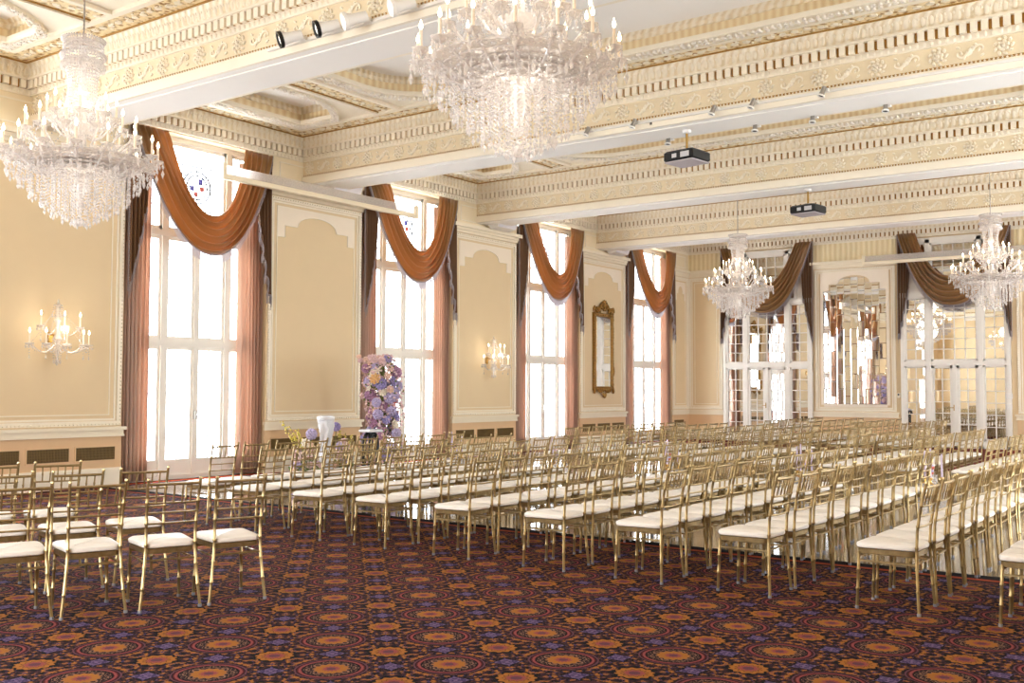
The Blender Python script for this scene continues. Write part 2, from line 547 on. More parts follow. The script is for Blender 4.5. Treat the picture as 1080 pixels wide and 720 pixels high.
CORN = []
def cornice(name, Mx, L, low=5.37, ornate=True, frieze=True, parent=None):
    """entablature on a beam face or a wall: lip, bead, rosette frieze, eggs, dentils, leaf cove"""
    a = MB(Mx)
    if frieze:
        a.mat = 3; a.box(0, L, 0, .05, low, 5.50)
        a.box(0, L, 0, .03, 5.50, 5.515)
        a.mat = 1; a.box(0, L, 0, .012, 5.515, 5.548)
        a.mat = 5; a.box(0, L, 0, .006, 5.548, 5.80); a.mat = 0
        if ornate:
            n = int(L / .05); a.mat = 0
            for i in range(n): a.octa(((i + .5) * L / n, .014, 5.531), .017)
            n = int(L / .72)
            for i in range(n):
                s = (i + .5) * L / n
                rosette(a, s - L / n * .25, 5.675, .006); acanthus(a, s + L / n * .25, 5.675, .006)
    a.mat = 0; a.box(0, L, 0, .045, 5.80, 5.892)
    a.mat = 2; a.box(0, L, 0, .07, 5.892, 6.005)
    a.mat = 0
    if ornate:
        n = int(L / .088)
        for i in range(n): a.ell(((i + .5) * L / n, .045, 5.846), (.027, .026, .038), 5, 3)
        n = int(L / .123)
        for i in range(n):
            s = (i + .5) * L / n; a.box(s - .039, s + .039, .06, .115, 5.885, 6.005)
    else:
        a.box(0, L, .06, .125, 5.892, 6.005)
    a.box(0, L, 0, .145, 6.005, 6.035)
    a.mat = 4
    prof = [(.10 + .07 * (1 - cos(t * PI / 2 / 5)), 6.035 + .19 * sin(t * PI / 2 / 5)) for t in range(6)]
    a.add([(s, d, z) for s in (0, L) for d, z in prof], [(i, i + 1, i + 7, i + 6) for i in range(5)])
    if ornate:
        a.mat = 0; n = int(L / .105)
        for i in range(n):
            s = (i + .5) * L / n
            a.ell((s, .108, 6.12), (.030, .018, .070), 5, 3, Matrix.Rotation(-.25, 3, 'X'))
            a.ell((s + L / n / 2, .115, 6.17), (.018, .014, .034), 5, 3)
    a.mat = 0; a.box(0, L, .0, .18, 6.222, 6.25)
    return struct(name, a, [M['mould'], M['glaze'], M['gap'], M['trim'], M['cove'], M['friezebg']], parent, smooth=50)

# ---- ceiling beams
nt_ = 0
for k, y in enumerate(BEAM):
    b = MB(); b.box(0, XR, y, y + BW, 5.37, 7.0)
    b.box(0, XR, y + .1, y + BW - .1, 5.355, 5.37)
    struct('ceiling_beam', b, M['white'], smooth=0)
    vis = k >= 1
    cornice('trim_beam_face', Matrix(((1, 0, 0, 0), (0, -1, 0, y), (0, 0, 1, 0), (0, 0, 0, 1))), XR, ornate=vis)
    cornice('trim_beam_rear', Matrix(((1, 0, 0, 0), (0, 1, 0, y + BW), (0, 0, 1, 0), (0, 0, 0, 1))), XR, ornate=False)
ends = [YF] + [v for y in BEAM for v in (y, y + BW)] + [YB]
BAYS = [(ends[2 * i], ends[2 * i + 1]) for i in range(6)]
for i, (a, b) in enumerate(BAYS):
    cornice('trim_left_cornice', frame_left(a), b - a, ornate=i >= 1, frieze=False)
    cornice('trim_right_cornice', Matrix(((0, -1, 0, XR), (1, 0, 0, a), (0, 0, 1, 0), (0, 0, 0, 1))), b - a, ornate=False, frieze=False)
cornice('trim_back_cornice', frame_back(), XR, ornate=True, frieze=False)

# ---- coffered ceiling
def perim(x0, x1, y0, y1, n):
    out = []
    nx = max(4, int(n * (x1 - x0) / (x1 - x0 + y1 - y0))); ny = max(4, n - nx)
    for i in range(nx): out.append((x0 + (x1 - x0) * i / nx, y0))
    for i in range(ny): out.append((x1, y0 + (y1 - y0) * i / ny))
    for i in range(nx): out.append((x1 - (x1 - x0) * i / nx, y1))
    for i in range(ny): out.append((x0, y1 - (y1 - y0) * i / ny))
    return out
def inset_pts(pts, d):
    n = len(pts); out = []
    for i in range(n):
        p, q = Vector(pts[i - 1]), Vector(pts[(i + 1) % n]); t = (q - p)
        t = t.normalized() if t.length > 1e-9 else Vector((1, 0))
        out.append((pts[i][0] - t.y * d, pts[i][1] + t.x * d))
    return out
def coffer(mb, rect, hole, ornate):
    n = len(rect); top = 6.53
    mb.mat = 0
    mb.add([(x, y, ZC) for x, y in rect] + [(x, y, ZC) for x, y in hole], [(i, (i + 1) % n, n + (i + 1) % n, n + i) for i in range(n)])
    # lip, fluted wall, upper leaf band, flat top
    h2 = inset_pts(hole, .14); h3 = inset_pts(hole, .05); h4 = inset_pts(hole, .16)
    mb.mat = 0
    mb.rings([[(x, y, ZC) for x, y in hole], [(x, y, ZC - .045) for x, y in inset_pts(hole, .03)], [(x, y, ZC - .02) for x, y in h2], [(x, y, ZC + .05) for x, y in h2]], False)
    mb.mat = 1
    mb.rings([[(x, y, ZC + .05) for x, y in h2], [(x, y, ZC + .05) for x, y in h3], [(x, y, ZC + .19) for x, y in h3]], False)
    mb.mat = 2
    mb.rings([[(x, y, ZC + .19) for x, y in h3], [(x, y, ZC + .20) for x, y in inset_pts(hole, .07)], [(x, y, ZC + .25) for x, y in inset_pts(hole, .08)], [(x, y, top) for x, y in h4]], False)
    mb.mat = 3
    mb.add([(x, y, top) for x, y in hole], [tuple(range(n))])
    if ornate:
        mb.mat = 4; acc = 0
        for i in range(n):
            p, q = Vector(hole[i]), Vector(hole[(i + 1) % n]); L = (q - p).length
            if L < 1e-6: continue
            t = (q - p) / L; nrm = Vector((-t.y, t.x)); s = -acc
            while s < L:
                if s >= 0:
                    c = p + t * s
                    for off in (.03, .09):
                        mb.ell((c.x + nrm.x * off + R.uniform(-.012, .012), c.y + nrm.y * off + R.uniform(-.012, .012), ZC - .05 + R.uniform(-.012, .012)),
                               (R.uniform(.026, .042), R.uniform(.026, .042), R.uniform(.022, .034)), 5, 3)
                s += .085
            acc = (L - (s - .085)) if s > 0 else acc + L
def strip_rect(mb, x0, x1, y0, y1, wdt, z0, z1):
    mb.box(x0, x1, y0, y0 + wdt, z0, z1); mb.box(x0, x1, y1 - wdt, y1, z0, z1)
    mb.box(x0, x0 + wdt, y0 + wdt, y1 - wdt, z0, z1); mb.box(x1 - wdt, x1, y0 + wdt, y1 - wdt, z0, z1)
ce = MB()
for bi, (a, b) in enumerate(BAYS):
    orn = bi >= 1
    d0, d1 = .18, .56
    def guil_band(x0, x1, y0, y1):
        ce.mat = 5; ce.box(x0, x1, y0, y1, ZC - .012, ZC + .02)
    guil_band(d0, XR - d0, a + d0, a + d1); guil_band(d0, XR - d0, b - d1, b - d0)
    guil_band(d0, d1, a + d1, b - d1); guil_band(XR - d1, XR - d0, a + d1, b - d1)
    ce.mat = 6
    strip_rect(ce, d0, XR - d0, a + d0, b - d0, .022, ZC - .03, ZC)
    strip_rect(ce, d1 - .02, XR - d1 + .02, a + d1 - .02, b - d1 + .02, .022, ZC - .03, ZC)
    ce.mat = 0
    strip_rect(ce, d1, XR - d1, a + d1, b - d1, .085, ZC - .05, ZC)
    if orn:
        ce.mat = 4; ce.mat = 0
        for (yy, ln, ax) in ((a + .37, XR - .6, 0), (b - .37, XR - .6, 0)):
            nn = int(ln / .17)
            for i in range(nn):
                s = .3 + (i + .5) * ln / nn
                ce.ell((s, yy + R.uniform(-.03, .03), ZC - .015), (.065, .055, .030), 5, 3, Matrix.Rotation(R.uniform(-.9, .9), 3, 'Z'))
                ce.ell((s + .06, yy + R.uniform(-.09, .09), ZC - .015), (.04, .022, .022), 5, 3, Matrix.Rotation(R.uniform(-1.5, 1.5), 3, 'Z'))
        for xx in (.37, 2.72, 13.02):
            ln = b - a - 1.2; nn = int(ln / .17)
            for i in range(nn):
                s = a + .6 + (i + .5) * ln / nn
                ce.ell((xx + R.uniform(-.03, .03), s, ZC - .015), (.042, .06, .026), 5, 3, Matrix.Rotation(R.uniform(-.9, .9), 3, 'Z'))
                ce.ell((xx + R.uniform(-.1, .1), s + .06, ZC - .015), (.022, .04, .022), 5, 3, Matrix.Rotation(R.uniform(-1.5, 1.5), 3, 'Z'))
    e = d1 + .08
    # cross bands between the coffers
    for x0, x1 in ((2.44, 3.02), (XR - 3.02, XR - 2.44)):
        guil_band(x0 + .1, x1 - .1, a + e, b - e)
        ce.mat = 0; ce.box(x0, x0 + .08, a + e, b - e, ZC - .05, ZC); ce.box(x1 - .08, x1, a + e, b - e, ZC - .05, ZC)
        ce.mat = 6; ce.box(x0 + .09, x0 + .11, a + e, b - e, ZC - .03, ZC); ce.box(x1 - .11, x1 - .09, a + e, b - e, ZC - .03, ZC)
        ce.mat = 0; ce.box(x0, x1, a + e, b - e, ZC + .0, ZC + .02)
    # end coffer with a bowed side, long centre coffer with rounded corners
    yc = (a + b) / 2; hy = (b - a) / 2 - e
    rc = perim(e, 2.44, yc - hy, yc + hy, 60); ho = []
    for x, y in rc:
        v = (y - yc) / hy; u = (x - e) / (2.44 - e)
        xr = 2.36 - .75 * abs(v * .97) ** 2.4
        ho.append((e + .06 + u * (xr - e - .06), yc + v * (hy - .06)))
    coffer(ce, rc, ho, orn)
    rc2 = [(XR - x, y) for x, y in reversed(rc)]; ho2 = [(XR - x, y) for x, y in reversed(ho)]
    coffer(ce, rc2, ho2, False)
    X0, X1 = 3.02, XR - 3.02
    rc = perim(X0, X1, yc - hy, yc + hy, 110); ho = []
    r0 = 1.1; cx0, cx1, cy0, cy1 = X0 + .16 + r0, X1 - .16 - r0, yc - hy + .06 + r0, yc + hy - .06 - r0
    for x, y in rc:
        qx, qy = min(max(x, cx0), cx1), min(max(y, cy0), cy1)
        d = Vector((x - qx, y - qy)); L = d.length
        ho.append((qx + d.x / L * r0, qy + d.y / L * r0))
    coffer(ce, rc, ho, orn)
ce.mat = 3; ce.box(-.45, XR + .45, YF - .3, YB + .3, 6.95, 7.05)
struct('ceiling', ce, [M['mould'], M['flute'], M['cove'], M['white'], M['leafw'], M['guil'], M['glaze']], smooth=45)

# ---- piers: dado, rail, panel mouldings, cap
def bars(mb, s0, s1, z0, z1, w, d):
    mb.box(s0, s1, 0, d, z0, z0 + w); mb.box(s0, s1, 0, d, z1 - w, z1)
    mb.box(s0, s0 + w, 0, d, z0 + w, z1 - w); mb.box(s1 - w, s1, 0, d, z0 + w, z1 - w)
def beads(mb, s0, s1, z0, z1, r, sp, d):
    n = int((s1 - s0) / sp)
    for i in range(n + 1):
        s = s0 + (s1 - s0) * i / n
        for z in (z0, z1): mb.octa((s, d, z), r)
    n = int((z1 - z0) / sp)
    for i in range(1, n):
        z = z0 + (z1 - z0) * i / n
        for s in (s0, s1): mb.octa((s, d, z), r)
def arch_plate(s0, s1, zt, z1, z2, apex):
    c = (s0 + s1) / 2; w = (s1 - s0)
    poly = [(s0, zt), (s1, zt), (s1, z1), (s1 - .09 * w, z1), (s1 - .09 * w, z2), (s1 - .24 * w, z2)]
    for k in range(13):
        a = PI * k / 12
        poly.append((c + .25 * w * cos(a), z2 + .03 + (apex - z2 - .03) * sin(a)))
    poly += [(s0 + .24 * w, z2), (s0 + .09 * w, z2), (s0 + .09 * w, z1), (s0, z1)]
    return poly
def pier(name, Mx, s0, s1, plate=True, cap=True, dado=True, frz='plain', inner=True):
    a = MB(Mx)
    if dado:
        a.mat = 1; a.box(s0, s1, 0, .012, .28, .77)
        a.mat = 0; a.box(s0, s1, 0, .045, 0, .26); a.box(s0, s1, 0, .03, .26, .285)
        a.mat = 2; a.box(s0 - .03, s1 + .03, 0, .05, .77, .80); a.box(s0 - .02, s1 + .02, 0, .035, .80, .87); a.box(s0 - .05, s1 + .05, 0, .075, .87, .92)
    a.mat = 0
    bars(a, s0 + .03, s1 - .03, .94, 5.06, .07, .028); bars(a, s0 + .12, s1 - .12, 1.02, 4.98, .03, .014)
    beads(a, s0 + .045, s1 - .045, .965, 5.035, .02, .06, .03)
    if inner: bars(a, s0 + .22, s1 - .22, 1.10, 4.90, .016, .012)
    if plate:
        a.mat = 4; w0, w1 = s0 + .236, s1 - .236
        poly = arch_plate(w0, w1, 4.885, 4.33, 4.55, 4.78)
        a.rings([[(s, .0, z) for s, z in poly], [(s, .012, z) for s, z in poly]])
        a.mat = 0
        pth = [(s, .013, z) for s, z in poly[2:]]
        a.tube(pth, .008, 4, False)
    if cap:
        a.mat = 2; a.box(s0 - .02, s1 + .02, 0, .05, 5.08, 5.14); a.box(s0 - .04, s1 + .04, 0, .09, 5.14, 5.20); a.box(s0 - .07, s1 + .07, 0, .14, 5.20, 5.28)
        a.mat = 3 if frz == 'plain' else 5
        a.box(s0, s1, 0, .02, 5.28, 5.80)
        if frz == 'plain':
            a.mat = 0; bars(a, s0 + .25, s1 - .25, 5.36, 5.72, .02, .03)
    return struct(name, a, [M['trim'], M['dado'], M['rail'], M['frieze'], M['plate'], M['reed']], smooth=0)
PIERS = [(WIN[i] + HW, WIN[i + 1] - HW) for i in range(5)]
FL_ = frame_left()
n_tr = 1
for i, (a, b) in enumerate(PIERS):
    if i == 0: continue
    pier('trim_%d' % n_tr, FL_, a, b, plate=(i != 1), cap=True); n_tr += 1
pier('trim_%d' % n_tr, FL_, WIN[5] + HW, YB, cap=True); n_tr += 1
FB_ = frame_back()
pier('trim_%d' % n_tr, FB_, 0, 1.2, plate=False, frz='reed'); n_tr += 1
pier('trim_%d' % n_tr, FB_, 4.06, 6.42, plate=False, frz='reed', inner=False); n_tr += 1
pier('trim_%d' % n_tr, FB_, 9.46, 11.8, plate=True, frz='reed'); n_tr += 1
pier('trim_%d' % n_tr, FB_, 11.9, XR, plate=True, frz='reed'); n_tr += 1
# framed plate round the mirror panel of the back wall
a = MB(FB_); a.box(4.26, 4.34, 0, .03, 1.12, 4.95); a.box(6.14, 6.22, 0, .03, 1.12, 4.95); a.box(4.34, 6.14, 0, .03, 1.06, 1.14)
poly = arch_plate(4.34, 6.14, 4.95, 4.42, 4.62, 4.86)
a.rings([[(s, 0, z) for s, z in poly], [(s, .03, z) for s, z in poly]]); a.tube([(s, .032, z) for s, z in poly[2:]], .012, 4, False)
struct('trim_%d' % n_tr, a, M['plate'], smooth=0); n_tr += 1

# ---- windows of the left wall, reused in the added right openings
def window(k, c, detail=True, side=-1):
    gx = -.28 if side < 0 else XR + .28
    def bx(mb, y0, y1, z0, z1, t=.05): mb.box(gx - t, gx + t, c + y0, c + y1, z0, z1)
    f = MB()
    bx(f, -1.45, -1.1, 0, 5.78, .06); bx(f, 1.25, 1.45, 0, 5.78, .06); bx(f, -1.1, 1.25, 5.70, 5.78, .06); bx(f, -1.1, 1.25, 0, .07, .07)
    C = .10
    bx(f, C - .70, C - .60, .07, 5.70, .06); bx(f, C + .60, C + .70, .07, 5.70, .06)        # mullions
    for z in (2.23, 4.08): bx(f, -1.1, 1.25, z, z + .1, .07)
    bx(f, C - .035, C + .035, .07, 4.08, .05)
    cols = [(-1.1, C - .70), (C - .60, C - .035), (C + .035, C + .60), (C + .70, 1.25)]
    for y0, y1 in cols:                                                                       # sashes
        for z0, z1 in ((.07, 2.23), (2.33, 4.08)):
            b0 = .26 if z0 < 1 else .07
            f.box(gx - .03, gx + .03, c + y0, c + y0 + .05, z0, z1); f.box(gx - .03, gx + .03, c + y1 - .05, c + y1, z0, z1)
            f.box(gx - .03, gx + .03, c + y0 + .05, c + y1 - .05, z0, z0 + b0); f.box(gx - .03, gx + .03, c + y0 + .05, c + y1 - .05, z1 - .06, z1)
    up = [(-1.1, C - .70), (C - .60, C + .60), (C + .70, 1.25)]
    for y0, y1 in up:
        f.box(gx - .03, gx + .03, c + y0, c + y0 + .05, 4.18, 5.70); f.box(gx - .03, gx + .03, c + y1 - .05, c + y1, 4.18, 5.70)
        f.box(gx - .03, gx + .03, c + y0, c + y1, 4.18, 4.24); f.box(gx - .03, gx + .03, c + y0, c + y1, 5.64, 5.70)
    w = struct('window_%d' % k, f, M['joinery'], smooth=0)
    g = MB(); g.box(gx - .004, gx + .004, c - 1.1, c + 1.25, .07, 5.70)
    obj('window_glass', g, M['pane'], w, smooth=0)
    if detail:
        l = MB(); t = .007
        for y0, y1 in cols:
            for z0, z1 in ((.33, 2.17), (2.40, 4.02)):
                m_ = (y0 + y1) / 2; l.box(gx - t, gx + t, c + m_ - .006, c + m_ + .006, z0, z1)
                nz = 5 if z0 < 1 else 5
                for i in range(1, nz):
                    z = z0 + (z1 - z0) * i / nz; l.box(gx - t, gx + t, c + y0 + .05, c + y1 - .05, z - .006, z + .006)
        for y0, y1 in up:
            nn = 4 if y1 - y0 > 1 else 2
            for i in range(1, nn):
                m_ = y0 + (y1 - y0) * i / nn; l.box(gx - t, gx + t, c + m_ - .007, c + m_ + .007, 4.24, 5.64)
            for z in (4.6, 5.0, 5.36): l.box(gx - t, gx + t, c + y0 + .05, c + y1 - .05, z - .007, z + .007)
        obj('glazing_lead', l, M['dark'], w, smooth=0)
        # leaded roundel with a small shield of coloured glass
        r = MB(); yc, zc = c + C, 5.0
        for rr in (.21, .28): r.tube([(gx + .012, yc + rr * cos(2 * PI * i / 28), zc + rr * sin(2 * PI * i / 28)) for i in range(29)], .016, 4, False)
        r.tube([(gx + .012, yc + .25 * cos(PI * i / 10), zc + .16 + .2 * sin(PI * i / 10)) for i in range(11)], .009, 4, False)
        for i in range(8):
            a_ = 2 * PI * i / 8; r.tube([(gx + .012, yc + .23 * cos(a_), zc + .23 * sin(a_)), (gx + .012, yc + .27 * cos(a_), zc + .27 * sin(a_))], .008, 4, False)
        r.mat = 1; r.box(gx + .005, gx + .014, yc - .15, yc - .06, zc - .07, zc + .02); r.box(gx + .005, gx + .014, yc + .03, yc + .12, zc + .05, zc + .16)
        r.mat = 2; r.box(gx + .005, gx + .014, yc + .06, yc + .15, zc - .06, zc + .03); r.box(gx + .005, gx + .014, yc - .06, yc + .02, zc - .16, zc - .08)
        obj('stained_glass_roundel', r, [M['dark'], plain_blue, plain_red], w, smooth=0)
        h = MB(); h.box(gx + .05, gx + .1, c + C - .02, c + C + .02, 1.0, 1.14); h.tube([(gx + .1, c + C, 1.07), (gx + .13, c + C, 1.07), (gx + .13, c + C + .09, 1.06)], .012, 6)
        obj('handle', h, M['steel'], w)
    return w
plain_blue = plain('blue_glass', (96, 96, 190), .2)
plain_red = plain('red_glass', (214, 120, 120), .2)
for i, c in enumerate(WIN): window(i + 1, c, i >= 2)
for i, c in enumerate(RIGHT_FILL): window(i + 7, c, False, 1)  # frames for the added, unseen right-wall openings

# ---- mirrored doors of the back wall
def tilt_pane(mb, s0, s1, z0, z1, d, amt):
    a, b = R.uniform(-amt, amt), R.uniform(-amt, amt); w, h = (s1 - s0) / 2, (z1 - z0) / 2
    e = min(.012, w * .2)
    P = lambda s, z, dd: (s, d + dd + a * (s - (s0 + s1) / 2) + b * (z - (z0 + z1) / 2), z)
    vs = [P(s0, z0, 0), P(s1, z0, 0), P(s1, z1, 0), P(s0, z1, 0), P(s0 + e, z0 + e, .003), P(s1 - e, z0 + e, .003), P(s1 - e, z1 - e, .003), P(s0 + e, z1 - e, .003)]
    mb.add(vs, [(4, 5, 6, 7), (0, 1, 5, 4), (1, 2, 6, 5), (2, 3, 7, 6), (3, 0, 4, 7)])
def mirror_door(k, c):
    f = MB(FB_); p = MB(FB_); hw = 1.40
    f.box(c - hw, c + hw, 0, .02, 0, 5.75)
    def B(s0, s1, z0, z1, d=.09): f.box(c + s0, c + s1, 0, d, z0, z1)
    B(-hw, -hw + .1, 0, 4.25, .1); B(hw - .1, hw, 0, 4.25, .1)
    B(-hw, hw, 2.22, 2.34, .11); B(-hw, hw, 4.12, 4.25, .11); B(-hw, hw, 0, .06, .1)
    B(-.72, -.60, 0, 5.70, .1); B(.60, .72, 0, 5.70, .1); B(-.05, .05, 0, 2.22, .1)
    B(-.95, .95, 5.60, 5.75, .1); B(-.95, -.87, 4.25, 5.6, .1); B(.87, .95, 4.25, 5.6, .1)
    def panes(s0, s1, z0, z1, nc, nr, m=.05):
        B(s0, s0 + m, z0, z1, .07); B(s1 - m, s1, z0, z1, .07); B(s0, s1, z0, z0 + m, .07); B(s0, s1, z1 - m, z1, .07)
        s0 += m; s1 -= m; z0 += m; z1 -= m
        for i in range(1, nc): s = s0 + (s1 - s0) * i / nc; B(s - .011, s + .011, z0, z1, .055)
        for j in range(1, nr): z = z0 + (z1 - z0) * j / nr; B(s0, s1, z - .011, z + .011, .055)
        for i in range(nc):
            for j in range(nr):
                tilt_pane(p, c + s0 + (s1 - s0) * i / nc, c + s0 + (s1 - s0) * (i + 1) / nc, z0 + (z1 - z0) * j / nr, z0 + (z1 - z0) * (j + 1) / nr, .028, .005)
    for s0, s1 in ((-hw + .1, -.72), (.72, hw - .1)):
        panes(s0, s1, .2, 2.22, 2, 6); panes(s0, s1, 2.34, 4.12, 2, 6)
        B(s0, s1, .06, .2, .08)
    for s0, s1 in ((-.60, -.05), (.05, .60)):
        panes(s0, s1, .25, 2.22, 2, 6, .07); B(s0, s1, .06, .25, .08)
    panes(-.60, .60, 2.34, 4.12, 4, 6); panes(-.60, .60, 4.25, 5.60, 4, 4)
    for s0, s1 in ((-.87, -.72), (.72, .87)): panes(s0, s1, 4.25, 5.6, 1, 4, .02)
    d = struct('door_%d' % k, f, M['joinery'], smooth=0)
    obj('mirror_pane', p, M['mirror'], d, smooth=0)
    h = MB(FB_); h.box(c - .03, c - .01, .09, .12, 1.0, 1.16); h.tube([(c - .02, .12, 1.08), (c - .02, .15, 1.08), (c - .12, .15, 1.08)], .01, 6)
    obj('handle', h, M['brass'], d)
mirror_door(1, 2.62); mirror_door(2, 7.94)
ORD = ['first', 'second', 'third', 'fourth', 'fifth', 'sixth', 'seventh', 'eighth', 'ninth', 'tenth', 'eleventh', 'twelfth']
# ---------------------------------------------------------------- curtains
def swag_set(root, Mx, c, top, D0, D1, hi=.80, ho=1.42, out=.10, tail=3.05):
    g = MB(Mx); nu, nv = 44, 54
    def S(u, v):
        w = 2 * u - 1; k = max(0.0, 1 - abs(w) ** 2.3)
        D = D0 + (D1 - D0) * v
        s = c + w * (hi + (ho - hi) * v)
        z = top - D * k
        fold = sin(v * 2 * PI * 5.5 + .6 * sin(3 * w))
        d = out + .05 + .20 * (k ** .6) * (.35 + .65 * sin(PI * (v * .8 + .12))) + .058 * fold * (.3 + .7 * k) + .012 * sin(v * 41 + w * 5)
        z += .018 * fold * k
        return (s, d, z)
    g.grid(S, nu, nv)
    sw = obj('swag', g, M['swag'], root, smooth=80, solid=.006, fixn=False)
    fr = MB(Mx); pts = [S(i / 60, 1.0) for i in range(61)]
    fr.tube(pts, .016, 5, False)
    for i in range(150):
        p = S((i + .5) / 150, 1.0); x, y, z = p; L = .15 + R.uniform(-.015, .015)
        fr.add([(x - .006, y, z), (x + .006, y, z), (x, y + .009, z), (x - .005, y, z - L), (x + .005, y, z - L), (x, y + .008, z - L)], [(0, 1, 4, 3), (1, 2, 5, 4), (2, 0, 3, 5), (3, 4, 5)])
    obj('swag_fringe', fr, M['fringe'], sw, smooth=0)
    for sg in (-1, 1):
        t = MB(Mx)
        def T(u, v):
            s = c + sg * (1.45 - .40 * u * (1 - .25 * v))
            zb = tail + 1.45 * u ** 1.1 + .07 * sin(u * 4 * 2 * PI)
            z = top + .01 - (top - zb) * v
            d = out - .02 + .045 * sin(u * 4.5 * 2 * PI) + .03 * v
            return (s, d, z)
        t.grid(T, 36, 18)
        tl = obj('tail', t, M['jabot'], root, smooth=80, solid=.006, fixn=False)
        f2 = MB(Mx); f2.tube([T(i / 40, 1.0) for i in range(41)], .014, 5, False)
        f2.tube([T(0, j / 20) for j in range(21)], .014, 5, False)
        for i in range(60):
            x, y, z = T((i + .5) / 60, 1.0)
            f2.add([(x - .006, y, z), (x + .006, y, z), (x, y + .01, z), (x - .005, y, z - .14), (x + .005, y, z - .14), (x, y + .008, z - .14)], [(0, 1, 4, 3), (1, 2, 5, 4), (2, 0, 3, 5), (3, 4, 5)])
        for j in range(70):
            x, y, z = T(0, (j + .5) / 70)
            f2.octa((x - sg * .0, y + .015, z), .017)
        obj('tail_fringe', f2, M['fringe'], tl, smooth=0)
WNAME = ['the window nearest the camera', 'the window behind the flower column', 'the third window along', 'the window beside the corner']
for i in range(4):
    c = WIN[i + 2]
    r = thing('swag_valance', 'bronze swag with fringed dark tails across the top of ' + WNAME[i], 'curtain', (0, c, 3.0), group='swags over the tall windows')
    swag_set(r, FL_, c, 5.74, 1.30, 1.95)
    for sg, nm in ((-1, 'left'), (1, 'right')):
        d = MB(FL_); a0, a1 = (c - 1.44, c - .92) if sg < 0 else (c + .90, c + 1.44)
        ph = R.uniform(0, 6)
        def Dr(u, v):
            z = 5.55 - 5.52 * v
            s = a0 + (a1 - a0) * u
            A = .035 + .012 * v
            return (s + .012 * sin(u * 39 + ph + v), -.09 + A * sin(u * 7 * 2 * PI + ph + .25 * sin(v * 5)) + .008 * sin(u * 90), z)
        d.grid(Dr, 84, 12)
        o = obj('curtain_drape', d, M['drape'], None, smooth=80, solid=.006, fixn=False)
        tag(o, 'taupe pleated floor-length drape on the %s side of %s' % (nm, WNAME[i]), 'curtain', 'drapes at the tall windows')
for k, c, nm in ((1, 2.62, 'left'), (2, 7.94, 'right')):
    r = thing('swag_valance', 'brown fringed swag with long tails over the %s mirrored door' % nm, 'curtain', (c, YB, 3.0), group='swags over the mirrored doors')
    swag_set(r, FB_, c, 5.90, 1.25, 2.06, .95, 1.44, .13, 2.95)

# ---------------------------------------------------------------- chandeliers
def strand(mb, p0, p1, sag=0, sp=.032, r=.0125, n=None, drop=0):
    p0, p1 = Vector(p0), Vector(p1); L = (p1 - p0).length + sag * .8
    n = n or max(2, int(L / sp))
    for i in range(n + 1):
        t = i / n; p = p0.lerp(p1, t); p.z -= sag * 4 * t * (1 - t)
        mb.octa(p, r * R.uniform(.85, 1.1))
    if drop: mb.octa((p1.x, p1.y, p1.z - drop), drop * .5, drop)
def ring_strands(mb, r, z, n, L, drop=.03, jit=.03, ph=0):
    for i in range(n):
        a = 2 * PI * i / n + ph; x, y = r * cos(a), r * sin(a)
        strand(mb, (x, y, z), (x, y, z - L + R.uniform(-jit, jit)), drop=drop)
def candle_parts(root, arm_pts, cup, rad=.0115, hgt=.15, bob=.062):
    a = MB(); a.tube(arm_pts, rad, 6)
    arm = obj('arm', a, M['glassarm'], root, world=False)
    b = MB(); x, y, z = cup
    b.lathe([(.012, -.02), (bob * .5, -.012), (bob, .014), (bob * .96, .02), (bob * .4, .004), (.016, .004)], 12, cup, wob=(6, .07))
    for k in range(7):
        q = 2 * PI * k / 7; b.octa((x + bob * .92 * cos(q), y + bob * .92 * sin(q), z - .035), .013, .03); b.octa((x + bob * .92 * cos(q), y + bob * .92 * sin(q), z - .002), .009)
    obj('drip_pan', b, M['crystal'], arm, world=False, smooth=0)
    c = MB(); c.lathe([(.018, .004), (.018, .03), (.0125, .034), (.0115, hgt)], 8, cup)
    cd = obj('candle', c, M['candle'], root, world=False)
    f = MB(); f.lathe([(.004, 0), (.0125, .014), (.0145, .028), (.010, .046), (.004, .062), (.0005, .074)], 8, (x, y, z + hgt))
    obj('flame_bulb', f, M['flame'], cd, world=False)
